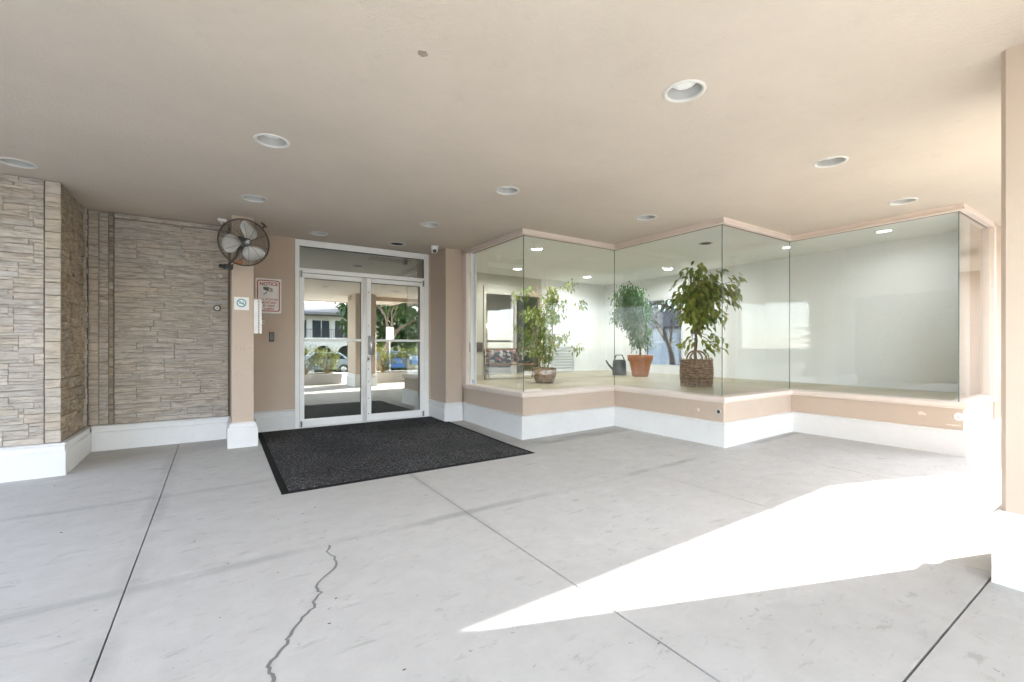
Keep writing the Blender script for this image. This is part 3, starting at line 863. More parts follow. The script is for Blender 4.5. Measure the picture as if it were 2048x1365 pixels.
for k in range(8):
    m_ = MB(); m_.obox((2.09+k*.082, 7.265, 2.548), (1,0,.7), (0,1,0), (-.7,0,1), .05, .366, .004); m_.build('slat', M['louvre'], gv)
m_ = MB(); m_.box(2.031, 2.719, 7.081, 7.449, 2.5565, 2.5590); m_.build('backing', M['black'], gv)

# ------------------------------------------------------------------ lobby behind the bay window
HI = 2.68
lob = bpy.data.objects.new('lobby', None); COL.objects.link(lob); kind(lob, 'structure')
inn = offset(Z, -.11)
m_ = MB(); m_.prism([(3.16, 8.3), (3.16, inn[0][1])]+inn[1:6]+[(7.45, inn[5][1]), (8.35, inn[5][1]), (8.35, 8.3)], .3, .5)
m_.build('floor', M['lobby_floor'], lob)
def lb(name, mat, *a):
    k = MB(); k.box(*a); return k.build(name, mat, lob)
ILIGHTS = [(7.49, 2.25, True, 'lit recessed light in the lobby ceiling behind the right bay pane'),
           (7.58, 5.76, True, 'lit recessed light in the lobby ceiling left of the basket plant crown'),
           (4.26, 5.73, True, 'lit recessed light in the lobby ceiling behind the first glass corner'),
           (6.15, 4.01, False, 'unlit recessed light in the lobby ceiling above the basket plant'),
           (6.95, 7.45, True, 'small lit recessed light far back in the lobby over the louvred panel'),
           (5.05, 7.45, True, 'small lit recessed light far back in the lobby over the bench')]
holed('ceiling', [(3.10, 1.25), (8.45, 1.25), (8.45, 8.4), (3.10, 8.4)], [(x, y, .082) for x, y, s_, l_ in ILIGHTS], HI, M['indoor_ceiling'], parent=lob)
# side wall with an added opening that imitates a dim street reflection
WX0, WX1 = 8.35, 8.50
lb('side_wall', M['indoor_wall'], WX0, WX1, 1.421, 5.98, .2, 2.75)
lb('side_wall', M['indoor_wall'], WX0, WX1, 7.02, 8.45, .2, 2.75)
lb('side_wall', M['indoor_wall'], WX0, WX1, 5.9805, 7.0195, .2, .66)
lb('side_wall', M['indoor_wall'], WX0, WX1, 5.9805, 7.0195, 2.20, 2.75)
lb('back_wall', M['indoor_beige'], 3.05, 4.74, 8.3, 8.42, .2, 2.75)
lb('back_wall', M['indoor_beige'], 4.7405, 6.30, 8.3, 8.42, 2.42, 2.75)
lb('back_wall', M['indoor_wall'], 6.3005, 8.349, 8.3, 8.42, .2, 2.75)
lb('left_wall', M['indoor_beige'], 3.031, 3.155, 6.05, 8.299, .2, 2.75)
lb('dark_rail', M['seal'], 3.16, 4.72, 8.280, 8.2995, 1.0, 1.2)
lb('plinth_end_wall', M['indoor_wall'], 7.445, 8.349, 1.421, 1.46, .45, 2.75)
lw_ = thing('reflection_window', 'added dark pane imitating a street reflection, left of the basket plant', 'window', (8.42, 6.5, .66))
m_ = MB()
for a in ((8.36,8.42,5.982,6.025,.662,2.198),(8.36,8.42,6.975,7.018,.662,2.198),(8.36,8.42,6.0255,6.9745,.662,.70),(8.36,8.42,6.0255,6.9745,2.16,2.198)): m_.box(*a)
m_.build('frame', M['louvre'], lw_)
m_ = MB(); m_.box(8.385, 8.392, 6.026, 6.974, .701, 2.159); m_.build('pane', M['dark_glass'], lw_)
# glazed inner door and dark corridor behind it
idr = thing('inner_door', 'aluminium framed glass door in the lobby back wall behind the bench', 'door', (5.5, 8.3, .5))
m_ = MB()
for a in ((4.745,4.80,8.27,8.35,.5,2.415),(6.24,6.295,8.27,8.35,.5,2.415),(4.8005,6.2395,8.27,8.35,2.25,2.415)): m_.box(*a)
m_.build('frame', M['indoor_beige'], idr)
m_ = MB(); m_.box(5.44, 5.50, 8.255, 8.30, .51, 2.249); m_.box(5.515, 5.575, 8.255, 8.30, .51, 2.249); m_.build('meeting_stile', M['steel'], idr)
for (a, b_) in ((4.802, 5.439), (5.576, 6.238)):
    k = MB(); k.box(a, b_, 8.282, 8.288, .51, 2.248); k.build('glass', M['plain_glass'], idr)
lb('corridor_wall', M['vest'], 4.2, 4.26, 8.425, 11.2, .3, 2.7)
lb('corridor_wall', M['vest'], 7.2, 7.26, 8.425, 11.2, .3, 2.7)
lb('corridor_wall', M['indoor_beige'], 4.2605, 7.1995, 11.0, 11.2, .3, 2.7)
lb('corridor_floor', M['lobby_floor'], 4.2605, 7.1995, 8.425, 10.999, .3, .5)
lb('corridor_ceiling', M['indoor_ceiling'], 4.2, 7.26, 8.425, 11.2, 2.70, 2.76)
pic = thing('wall_picture', 'tall dark mottled picture on the corridor wall seen through the inner door', 'picture', (5.6, 10.98, 1.2))
m_ = MB(); m_.box(5.50, 6.02, 10.975, 10.990, 1.02, 2.10); m_.build('canvas', M['picture'], pic)
m_ = MB()
for a in ((5.47,5.499,10.965,10.998,.99,2.13),(6.021,6.05,10.965,10.998,.99,2.13),(5.4995,6.0205,10.965,10.998,.99,1.019),(5.4995,6.0205,10.965,10.998,2.101,2.13)): m_.box(*a)
m_.build('frame', M['black'], pic)
sc = thing('wall_sconce', 'small lit bowl sconce on the corridor wall behind the bench', 'lamp', (6.35, 10.9, 1.65))
m_ = MB(); m_.lathe([(0, -.09), (.05, -.075), (.11, -.02), (.14, .03), (.125, .03), (.10, -.01), (0, -.07)], (6.38, 10.85, 1.70), n=24); m_.build('shade', M['sconce_on'], sc)
m_ = MB(); m_.box(6.34, 6.42, 10.96, 10.998, 1.60, 1.76); m_.build('bracket', M['steel'], sc)

# louvred panel on the lobby back wall
lv = thing('louvred_panel', 'white louvred panel low on the lobby back wall right of the cane plant', 'louvre', (6.95, 8.28, .6))
m_ = MB()
for a in ((6.60,6.64,8.262,8.2985,.52,1.16),(7.26,7.30,8.262,8.2985,.52,1.16),(6.6405,7.2595,8.262,8.2985,.52,.56),(6.6405,7.2595,8.262,8.2985,1.12,1.16)): m_.box(*a)
m_.build('frame', M['louvre'], lv)
for k in range(8):
    m_ = MB(); m_.obox((6.95, 8.276, .60+k*.068), (1,0,0), (0,1,-.8), (0,.8,1), .616, .055, .008); m_.build('slat', M['louvre'], lv)

# lit lamps of the lobby
for (x, y, on, l_) in ILIGHTS:
    t = thing('ceiling_light', l_, 'ceiling light', (x, y, HI), 'recessed lights in the lobby ceiling')
    m_ = MB(); m_.lathe([(.080, .012), (.080, -.003), (.086, -.006), (.104, -.005), (.106, 0)], (0,0,0), n=32); m_.build('trim_ring', M['baffle'], t, local=True)
    m_ = MB(); m_.lathe([(.079, .0), (.072, .075), (.070, .085), (0, .085)], (0,0,0), n=32); m_.build('baffle', M['baffle'] if on else M['baffle_dark'], t, local=True)
    if on:
        m_ = MB(); m_.lathe([(0, .018), (.05, .022), (.070, .034)], (0,0,0), n=28); m_.build('lens', M['lens_on'], t, local=True)
        li = bpy.data.lights.new('lamp_glow', 'AREA'); li.shape = 'DISK'; li.size = .13; li.energy = .45 if y < 3 else 1.9 if y < 7 else 1.5; li.color = (1, 1, .99)
        lo = bpy.data.objects.new('lamp_glow', li); COL.objects.link(lo); lo.parent = t; lo.location = (0, 0, .012)

# ------------------------------------------------------------------ canopy ceiling lights
def make_light(state):
    t = thing('ceiling_light', 'x', 'ceiling light', (0,0,0), 'recessed lights in the canopy ceiling')
    m_ = MB(); m_.lathe([(R_IN-.003, .02), (R_IN-.003, -.004), (R_IN+.004, -.008), (R_OUT-.006, -.007), (R_OUT, -.0005)], n=48); m_.build('trim_ring', M['trim'], t, local=True)
    pr_ = []
    nrib = 9
    for k in range(nrib+1):
        f = k/nrib; z = .002+f*.085; r_ = R_IN-.004-f*.012
        pr_ += [(r_, z), (r_-.0025, z+.004)]
    if state == 'empty':
        m_ = MB(); m_.lathe([(R_IN-.004, 0), (R_IN-.006, .14), (0, .14)], n=40); m_.build('can', M['baffle_dark'], t, local=True)
        m_ = MB(); m_.lathe([(0, .03), (.02, .034), (.03, .05), (.026, .09), (.015, .12), (.015, .14)], n=24); m_.build('bulb', M['darkmetal'], t, local=True)
        return t
    m_ = MB(); m_.lathe(pr_, n=48); m_.build('baffle', M['baffle'], t, local=True)
    if state == 'lens':
        m_ = MB(); m_.lathe([(0, .030), (.03, .032), (.055, .038), (.070, .050), (.0735, .064), (R_IN-.012, .066)], n=40); m_.build('lens', M['lens'], t, local=True)
    else:
        m_ = MB(); m_.lathe([(0, .128), (R_IN-.018, .128), (R_IN-.016, .086)], n=40); m_.build('can', M['baffle_dark'], t, local=True)
        m_ = MB(); m_.lathe([(0, .040), (.030, .044), (.046, .060), (.050, .085), (.032, .12), (.020, .128)], (-.016, .008, 0), n=32); m_.build('bulb', M['lens'], t, local=True)
    return t
proto = {}
for (x, y, st, l_) in LIGHTS:
    if st not in proto: t = proto[st] = make_light(st)
    else: t = copy_tree(proto[st])
    t.location = (x, y, HC); t['label'] = l_; t.rotation_euler = (0, 0, rnd.uniform(0, 6))

# ------------------------------------------------------------------ black entrance mat
mt = thing('door_mat', 'large black ribbed carpet mat with rubber border lying before the entrance door', 'mat', (1.6, 5.1, 0))
MX0, MX1, MY0, MY1 = .408, 2.80, 3.80, 6.425
def sheet(x0, x1, y0, y1, h, nx_, ny_, jitter=0):
    vv = []; ff = []
    for j in range(ny_+1):
        for i in range(nx_+1):
            x = x0+(x1-x0)*i/nx_; y = y0+(y1-y0)*j/ny_
            vv.append((x, y, zf(x, y)+h+jitter*mnoise.noise((x*2.1, y*2.1, 3))))
    W = nx_+1
    for j in range(ny_):
        for i in range(nx_): ff.append((j*W+i, j*W+i+1, (j+1)*W+i+1, (j+1)*W+i))
    ring = [i for i in range(W)]+[j*W+nx_ for j in range(1, ny_+1)]+[ny_*W+i for i in range(nx_-1, -1, -1)]+[j*W for j in range(ny_-1, 0, -1)]
    n0 = len(vv)
    for k in ring: vv.append((vv[k][0], vv[k][1], zf(vv[k][0], vv[k][1])+.0005))
    for k in range(len(ring)):
        k2 = (k+1) % len(ring); ff.append((ring[k], n0+k, n0+k2, ring[k2]))
    return MB().add(vv, ff)
sheet(MX0, MX1, MY0, MY1, .0045, 12, 26, .0006).build('rubber_border', M['rubber'], mt)
sheet(MX0+.055, MX1-.055, MY0+.05, MY1-.045, .0105, 24, 52, .001).build('carpet', M['pile'], mt)

# ------------------------------------------------------------------ lettering
FONT_CURVES = []
def text_mesh(s, size, bold=0, spacing=1.0):
    c = bpy.data.curves.new('lettering', 'FONT'); c.body = s; c.size = size; c.align_x = 'CENTER'; c.extrude = .0006; c.offset = bold; c.space_character = spacing
    o = bpy.data.objects.new('lettering', c); COL.objects.link(o)
    dg = bpy.context.evaluated_depsgraph_get(); me = bpy.data.meshes.new_from_object(o.evaluated_get(dg))
    COL.objects.unlink(o); bpy.data.objects.remove(o)
    return me
def wall_text(s, size, x, z, y, mat, parent, name='lettering', bold=0, spacing=1.0, width=None):
    me = text_mesh(s, size, bold, spacing)
    xs_ = [v.co.x for v in me.vertices]; w = max(xs_)-min(xs_); k = (width/w) if width else 1
    cx_ = (max(xs_)+min(xs_))/2
    for v in me.vertices:
        a = v.co.copy(); v.co = (x+(a.x-cx_)*k, y-a.z, z+a.y)
    me.materials.clear(); me.materials.append(mat); me.update()
    return link(name, me, parent)
def rrect(x0, x1, z0, z1, r, n=6):
    ps = []
    for cx_, cz_, a0 in ((x1-r, z1-r, 0), (x0+r, z1-r, PI/2), (x0+r, z0+r, PI), (x1-r, z0+r, 1.5*PI)):
        for k in range(n+1):
            a = a0+k*PI/2/n; ps.append((cx_+r*math.cos(a), cz_+r*math.sin(a)))
    return ps
def plate(ps, y0, y1):
    n = len(ps); m_ = MB()
    m_.add([(x, y0, z) for x, z in ps]+[(x, y1, z) for x, z in ps], [tuple(range(n)), tuple(range(2*n-1, n-1, -1))]+[(k, n+k, n+(k+1) % n, (k+1) % n) for k in range(n)])
    bm = bmesh.new()
    return m_
def frame_ring(po, pi, y0, y1):
    n = len(po); m_ = MB()
    m_.add([(x, y0, z) for x, z in po]+[(x, y0, z) for x, z in pi]+[(x, y1, z) for x, z in po]+[(x, y1, z) for x, z in pi],
           [(k, n+k, n+(k+1) % n, (k+1) % n) for k in range(n)]+[(k, (k+1) % n, 2*n+(k+1) % n, 2*n+k) for k in range(n)]+[(n+(k+1) % n, n+k, 3*n+k, 3*n+(k+1) % n) for k in range(n)])
    return m_
ns = thing('notice_sign', 'white sign with red border reading NOTICE about video camera monitoring', 'sign', (.54, YD, 1.55))
NX0, NX1, NZ0, NZ1 = .398, .690, 1.550, 1.992
YS = YD-.006
plate(rrect(NX0, NX1, NZ0, NZ1, .012), YS, YD+.001).build('panel', M['sign_white'], ns)
frame_ring(rrect(NX0+.018, NX1-.018, NZ0+.022, NZ1-.022, .028), rrect(NX0+.029, NX1-.029, NZ0+.033, NZ1-.033, .020), YS-.0008, YS+.001).build('border', M['sign_red'], ns)
ncx = (NX0+NX1)/2
wall_text('NOTICE', .06, ncx+.003, 1.902, YS, M['sign_red'], ns, bold=.0014, width=.200)
for s_, z, w in (('ALL ACTIVITIES', 1.712, .205), ('MONITORED', 1.672, .165), ('BY VIDEO', 1.632, .128), ('CAMERA', 1.592, .118)):
    wall_text(s_, .037, ncx+.005, z, YS, M['sign_red'], ns, bold=.0004, width=w)
# camera pictogram
def flat(ps, y0=YS-.0008): 
    return plate([(NX0+(x-.0), z) for x, z in ps], y0, YS+.0005)
flat([(.085,1.885),(.128,1.886),(.198,1.862),(.148,1.868)]).build('camera_top', M['sign_grey'], ns)
flat([(.085,1.884),(.147,1.866),(.142,1.826),(.088,1.852)]).build('camera_side', M['sign_grey'], ns)
m_ = frame_ring([(NX0+x, z) for x, z in ((.150,1.866),(.143,1.826),(.194,1.820),(.200,1.860))], [(NX0+x, z) for x, z in ((.153,1.863),(.147,1.829),(.191,1.823),(.196,1.858))], YS-.0008, YS+.0005); m_.build('camera_front', M['sign_grey'], ns)
m_ = MB(); m_.lathe([(.006, .001), (.014, .001)], (NX0+.174, YS-.0004, 1.843), (0,-1,0), 18); m_.build('camera_lens', M['sign_grey'], ns)
flat([(.117,1.824),(.125,1.826),(.129,1.808),(.092,1.783),(.087,1.791),(.118,1.812)]).build('camera_bracket', M['sign_grey'], ns)

# no smoking sticker on the pilaster
nk = thing('no_smoking_sticker', 'white square sticker with a teal no smoking symbol on the pilaster', 'sticker', (.22, PY, 1.6))
YK = PY-.002
plate(rrect(.150, .290, 1.527, 1.668, .004, 2), YK, PY+.001).build('panel', M['sign_white'], nk)
kx, kz = .219, 1.603
m_ = frame_ring([(kx+.046*math.cos(a*PI/20), kz+.046*math.sin(a*PI/20)) for a in range(40)], [(kx+.036*math.cos(a*PI/20), kz+.036*math.sin(a*PI/20)) for a in range(40)], YK-.0008, YK+.0005); m_.build('symbol_ring', M['teal'], nk)
m_ = MB(); m_.obox((kx, YK-.0006, kz), (1,0,-.85), (0,1,0), (.85,0,1), .078, .0012, .009); m_.build('symbol_bar', M['teal'], nk)
m_ = MB(); m_.box(kx-.026, kx-.004, YK-.0004, YK+.0005, kz-.006, kz+.002); m_.box(kx+.006, kx+.026, YK-.0004, YK+.0005, kz-.006, kz+.002)
m_.tube([(kx+.012, YK, kz+.006), (kx+.018, YK, kz+.014), (kx+.012, YK, kz+.020), (kx+.017, YK, kz+.027)], .0022, 6); m_.build('cigarette', M['teal'], nk)

# perforated white wiring duct beside the pilaster
wd = thing('wiring_duct', 'white upright wiring duct with a perforated strip on the pilaster edge', 'duct', (.37, PY, 1.27))
m_ = MB(); m_.box(PX1+.0005, PX1+.042, PY+.004, PY+.05, 1.272, 1.655); m_.build('cover', M['sign_white'], wd, bevel=.003)
m_ = MB(); m_.box(PX1+.054, PX1+.078, PY+.004, PY+.05, 1.272, 1.655); m_.build('side_wall', M['sign_white'], wd, bevel=.003)
m_ = MB(); m_.box(PX1+.0425, PX1+.0535, PY+.014, PY+.05, 1.274, 1.653); m_.build('slot_strip', M['sign_grey'], wd)
m_ = MB()
for k in range(19):
    z = 1.283+k*.0198; m_.box(PX1+.0445, PX1+.0515, PY+.008, PY+.0135, z, z+.011)
m_.build('finger_row', M['sign_white'], wd)
# reader and small button on the entrance wall
kr = thing('card_reader', 'small dark grey card reader below the notice sign', 'card reader', (.58, YD, 1.19))
m_ = MB(); m_.box(.551, .606, YD-.016, YD+.001, 1.187, 1.306); m_.build('housing', M['black'], kr, bevel=.004)
m_ = MB(); m_.box(.556, .601, YD-.019, YD-.0162, 1.205, 1.292); m_.build('face', M['sign_grey'], kr, bevel=.002)
sbn = thing('door_button', 'tiny white square button on the wall next to the wiring duct', 'button', (.48, YD, 1.43))
m_ = MB(); m_.box(.455, .497, YD-.014, YD+.001, 1.41, 1.455); m_.build('plate', M['sign_white'], sbn, bevel=.003)
m_ = MB(); m_.box(.476, .488, YD-.018, YD-.0142, 1.425, 1.441); m_.build('push', M['sign_grey'], sbn)

# round dial on the stone wall
dl = thing('round_gauge', 'small round white gauge with dark rim on the grey stone wall', 'gauge', (-.004, YB-.035, 1.575))
m_ = MB(); m_.lathe([(0, .008), (.026, .008), (.026, 0)], (-.004, YB-.034, 1.575), (0,-1,0), 28); m_.build('face', M['sign_white'], dl)
m_ = MB(); m_.lathe([(.0262, 0), (.0262, .012), (.034, .012), (.037, .006), (.037, -.02)], (-.004, YB-.034, 1.575), (0,-1,0), 28); m_.build('rim', M['darkmetal'], dl)
m_ = MB(); m_.lathe([(0, .010), (.005, .009), (.005, .0)], (-.004, YB-.042, 1.572), (0,-1,0), 12); m_.build('hub', M['sign_grey'], dl)

# small white socket box on the ceiling and conduit end by the fan
jb_ = thing('junction_box', 'small white junction box under the ceiling beside the wall fan', 'box', (.04, 5.9, 2.5))
m_ = MB(); m_.box(.00, .085, 5.92, 5.98, 2.520, 2.5505); m_.build('housing', M['sign_white'], jb_, bevel=.004)
m_ = MB(); m_.lathe([(0, -.028), (.008, -.026), (.010, 0)], (.035, 5.95, 2.520), n=12); m_.build('plug', M['sign_white'], jb_)
m_ = thing('conduit_stub', 'short white conduit stub on the stone wall under the fan bracket', 'conduit', (.06, 6.2, 1.9))
k = MB(); k.tube([(.03, YB-.02, 1.945), (.03, YB-.10, 1.945)], .014, 12); k.build('pipe', M['sign_white'], m_)
k = MB(); k.lathe([(.014, 0), (.020, 0), (.020, .03), (.014, .03)], (.03, YB-.13, 1.945), (0,1,0), 14); k.build('collar', M['sign_white'], m_)

# dome camera
dc = thing('security_camera', 'white turret security camera under the ceiling above the right door jamb', 'camera', (2.56, 5.87, HC))
dcx, dcy = 2.575, 5.90
m_ = MB(); m_.lathe([(0, 0), (.052, 0), (.052, -.012), (.047, -.045), (.044, -.05)], (dcx, dcy, HC), n=32); m_.build('base', M['sign_white'], dc)
m_ = MB()
v = Vector((-.35, -.85, -.45)).normalized()
m_.lathe([(.046*math.cos(a), .046*math.sin(a)) for a in [(-PI/2)+k*(PI*.80)/16 for k in range(17)]], (dcx, dcy, HC-.062), v, 28); m_.build('ball', M['sign_white'], dc)
m_ = MB(); m_.lathe([(0, .0395), (.020, .0395), (.0285, .036)], (dcx, dcy, HC-.062), v, 24); m_.build('lens_cover', M['black'], dc)
m_ = MB()
a_ = v.orthogonal().normalized()
for s_ in (-1, 1): m_.lathe([(0, .0412), (.004, .041), (.0045, .0397)], Vector((dcx, dcy, HC-.062))+Vector((s_*.010, 0, -.004)), v, 10)
m_.build('infrared_lamps', M['sign_white'], dc)

# ------------------------------------------------------------------ wall fan (local axes: +Y points out of the front)
fan = thing('wall_fan', 'black wire cage wall fan with three pale blades mounted high on the pilaster', 'fan', (.235, 5.42, 2.212))
toc = Vector((-.235+.0, -5.42, 1.14-2.212)); base_a = math.atan2(toc.y, toc.x)-PI/2
fan.rotation_euler = (math.radians(-6), 0, base_a+math.radians(17))
FR = .238
def circ(r, y, n=64): return [(r*math.cos(2*PI*k/n), y, r*math.sin(2*PI*k/n)) for k in range(n)]
def cage(depth, sgn, rings):
    m_ = MB()
    for k in range(rings):
        t = (k+1)/(rings+1); r = .045+(FR-.045)*t
        y = depth*(1-((r-.045)/(FR-.045))**3.2)*sgn
        m_.tube(circ(r, y, 56), (.00095), 4, closed=True)
    for k in range(10):
        a = 2*PI*k/10+.15; ps = []
        for j in range(9):
            t = j/8; r = .03+(FR-.03)*t; tt = max(0, (r-.045)/(FR-.045))
            ps.append((r*math.cos(a), depth*(1-tt**3.2)*sgn-.002*sgn, r*math.sin(a)))
        m_.tube(ps, .0017, 5)
    return m_
cage(.085, 1, 27).build('front_guard', M['darkmetal'], fan, local=True)
cage(.075, -1, 20).build('rear_guard', M['darkmetal'], fan, local=True)
m_ = MB(); m_.tube(circ(FR, .004, 72), .0062, 8, closed=True); m_.tube(circ(FR+.001, -.010, 72), .005, 8, closed=True); m_.build('rim', M['darkmetal'], fan, local=True)
hb = MB().lathe([(0, .100), (.022, .099), (.033, .094), (.036, .082), (.034, .076)], axis=(0,1,0), n=32).build('hub_badge', M['sign_grey'], fan, local=True)
m_ = MB().lathe([(.0365, .076), (.0365, .090), (.041, .088), (.042, .074)], axis=(0,1,0), n=32); m_.build('badge_ring', M['darkmetal'], fan, local=True)
# emblem: a slanted stem with a small loop
m_ = MB()
e = lambda x, z: (-x, .1005, z)
m_.tube([e(-.013,-.018), e(-.004,-.002), e(.006,.020)], .0022, 6)
m_.tube([e(.002,.012), e(.014,.016), e(.018,.007), e(.010,-.002), e(.002,-.001), e(.006,-.010), e(.011,-.018)], .0020, 6)
m_.tube([e(-.019,-.010), e(-.010,.008), e(-.004,.018)], .0014, 6)
m_.build('emblem', M['sign_white'], hb, local=True)
def blade(a0):
    m_ = MB(); nr, nc = 9, 9; vv = []
    for i in range(nr+1):
        t = i/nr; r = .040+.178*t
        half = math.radians(16+25*math.sin(PI*min(1, .15+t*.82)))*(1-.35*max(0, t-.75)/.25)
        sweep = math.radians(-22*t*t)
        for j in range(nc+1):
            s_ = j/nc*2-1; an = a0+sweep+s_*half
            y = .018-.050*s_*(.55+.45*t)*.62+.008*math.cos(s_*1.6)
            rr = r*(1-.05*s_*s_) if i == nr else r
            vv.append((rr*math.cos(an), y, rr*math.sin(an)))
    W = nc+1; n0 = len(vv); vv2 = [(x, y-.0025, z) for x, y, z in vv]
    ff = [(i*W+j, i*W+j+1, (i+1)*W+j+1, (i+1)*W+j) for i in range(nr) for j in range(nc)]
    ff += [(n0+i*W+j+1, n0+i*W+j, n0+(i+1)*W+j, n0+(i+1)*W+j+1) for i in range(nr) for j in range(nc)]
    ring = [i for i in range(W)]+[j*W+nc for j in range(1, nr+1)]+[nr*W+i for i in range(nc-1, -1, -1)]+[j*W for j in range(nr-1, 0, -1)]
    ff += [(ring[k], n0+ring[k], n0+ring[(k+1) % len(ring)], ring[(k+1) % len(ring)]) for k in range(len(ring))]
    m_.add(vv+vv2, ff, True); return m_
for k in range(3): blade(math.radians(-8+0+[121, 6, 248][k])*1.0).build('blade', M['blade'], fan, local=True)
MB().lathe([(0, .055), (.030, .05), (.042, .03), (.045, -.03), (.03, -.035)], axis=(0,1,0), n=28).build('blade_hub', M['sign_grey'], fan, local=True)
mo = MB().lathe([(0, -.20), (.045, -.195), (.062, -.17), (.066, -.10), (.060, -.07), (.03, -.06)], axis=(0,1,0), n=28).build('motor', M['sign_grey'], fan, local=True)
m_ = MB()
for k in range(14):
    a = 2*PI*k/14; m_.obox((.066*math.cos(a), -.135, .066*math.sin(a)), (math.cos(a),0,math.sin(a)), (0,1,0), (-math.sin(a),0,math.cos(a)), .012, .06, .004)
m_.build('cooling_fins', M['darkmetal'], mo, local=True)
# yoke and bracket from the motor to the wall
m_ = MB()
m_.tube([(0,-.16,-.06), (.03,-.17,-.16), (.09,-.17,-.235), (.10,-.17,-.27)], .011, 8)
m_.tube([(.10,-.17,-.27), (.06,-.24,-.275), (.04,-.30,-.28)], .012, 8)
m_.build('yoke', M['darkmetal'], fan, local=True)
m_ = MB(); m_.obox((.095,-.16,-.262), (1,0,0), (0,1,0), (0,0,1), .07, .06, .05); m_.lathe([(0,.05),(.016,.05),(.02,.04),(.02,0)], (.13,-.16,-.262), (1,0,0), 10); m_.build('knuckle', M['black'], fan, local=True)
m_ = MB(); m_.tube([(-.175,-.02,.185), (-.20,-.03,.215), (-.185,-.04,.235)], .009, 8); m_.tube([(-.205,.0,.195), (-.150,.01,.235)], .008, 8); m_.build('clip', M['black'], fan, local=True)
m_ = MB(); m_.tube([(0,-.12,-.07), (-.03,-.10,-.12), (-.01,-.09,-.17), (.03,-.09,-.20), (.085,-.13,-.25)], .004, 6); m_.build('cable', M['black'], fan, local=True)
m_ = MB(); m_.obox((.035,-.02,-.208), (1,0,.1), (0,1,0), (-.1,0,1), .062, .002, .032); m_.build('warning_tag', M['orange'], fan, local=True)

# ------------------------------------------------------------------ plants
def leaf_data(length, width, seed, mat):
    r = random.Random(seed); vv = []; ff = []
    prof = [(0, .0), (.2, .75), (.45, 1.0), (.72, .7), (1, 0.0)]
    droop = r.uniform(.12, .30); fold = r.uniform(.15, .45)
    for i, (t, w) in enumerate(prof):
        z = -droop*length*t*t
        if w == 0: vv.append((0, t*length, z))
        else: vv += [(-w*width/2, t*length, z+fold*w*width/2), (0, t*length, z), (w*width/2, t*length, z+fold*w*width/2)]
    ff = [(0, 2, 1), (0, 3, 2)]
    for i in range(2):
        a = 1+i*3; ff += [(a, a+1, a+4, a+3), (a+1, a+2, a+5, a+4)]
    ff += [(7, 8, 10), (8, 9, 10)]
    return vv, ff
def leaf_mesh(length, width, seed, mat):
    vv, ff = leaf_data(length, width, seed, mat)
    me = bpy.data.meshes.new('leaf'); me.from_pydata(vv, [], ff); me.materials.append(mat); me.update(); return me
def rot_for(r, outward=None, down=.5):
    yaw = r.uniform(0, 2*PI) if outward is None else outward+r.uniform(-.9, .9)
    return Matrix.Rotation(yaw-PI/2, 3, 'Z') @ Matrix.Rotation(-r.gauss(down, .35), 3, 'X') @ Matrix.Rotation(r.uniform(-.6, .6), 3, 'Y')
def leafy(name, pts, length, width, mat, parent, r, down=.6, centre=None):
    m_ = MB()
    var = [leaf_data(length, width, s_, mat) for s_ in range(4)]
    for p in pts:
        out = None
        if centre is not None: out = math.atan2(p[1]-centre[1], p[0]-centre[0])
        R = rot_for(r, out, down); s_ = r.uniform(.7, 1.2); vv, ff = r.choice(var)
        m_.add([Vector(p)+(R @ (Vector(q)*s_)) for q in vv], ff)
    o = m_.build(name, mat, parent); kind(o, 'stuff'); return o

def branch_path(r, a, b, wob, n=6):
    a, b = Vector(a), Vector(b); ps = []
    for i in range(n+1):
        t = i/n; p = a.lerp(b, t)
        if 0 < i < n: p += Vector((r.uniform(-wob, wob), r.uniform(-wob, wob), r.uniform(-wob, wob)*.6))
        ps.append(p)
    return ps

# ficus in a wicker basket: every one of its largest leaves is a leaf
BX, BY, BZ = 6.26, 4.24, .5
r = random.Random(31)
fp = thing('potted_ficus', 'leafy green ficus in a round wicker basket behind the middle glass corner', 'plant', (BX, BY, BZ))
BH, BR = .43, .232
bk = MB()
ncol = 40
NRW = 23
for k in range(NRW):
    z = BZ+.012+k*(BH-.02)/NRW; ps = []
    rr = BR*(.955+.05*math.sin(PI*k/NRW))+r.uniform(-.003, .003)
    for j in range(ncol*2):
        a = PI*j/ncol
        off = .008*math.sin(PI*(j/2+k))+.0
        off = .008*(1 if (j//2+k) % 2 else -1)*(.6+.4*(j % 2))
        ps.append((BX+(rr+off+r.uniform(-.002, .002))*math.cos(a), BY+(rr+off)*math.sin(a), z+.004*math.sin(a*3+k*1.7)+r.uniform(-.002, .002)))
    bk.tube(ps, r.uniform(.0080, .0115), 5, closed=True)
basket = bk.build('basket', M['wicker'], fp)
m_ = MB(); m_.lathe([(0, .01), (BR*.93, .01), (BR*.95, .2), (BR*.95, BH-.02), (BR*.9, BH-.06), (0, BH-.06)], (BX, BY, BZ), n=32); m_.build('liner', M['wicker_in'], basket)
m_ = MB()
for k in range(20):
    a = 2*PI*k/20; m_.tube([(BX+BR*.97*math.cos(a), BY+BR*.97*math.sin(a), BZ+.005), (BX+BR*.99*math.cos(a), BY+BR*.99*math.sin(a), BZ+BH+r.uniform(.0, .03))], .007, 5)
m_.build('stakes', M['wicker'], basket)
for (ang, lean) in ((.55, .05), (.75, -.06)):
    for s_ in (0,):
        m_ = MB(); ps = []
        for k in range(13):
            t = k/12*PI; ps.append((BX+.13*math.cos(t)*math.cos(-ang)+lean*math.sin(ang), BY+.13*math.cos(t)*math.sin(-ang)+lean, BZ+BH-.04+.16*math.sin(t)))
        m_.tube(ps, .013, 8); m_.build('handle', M['wicker'], basket)
tb = MB()
tz = BZ+BH-.08
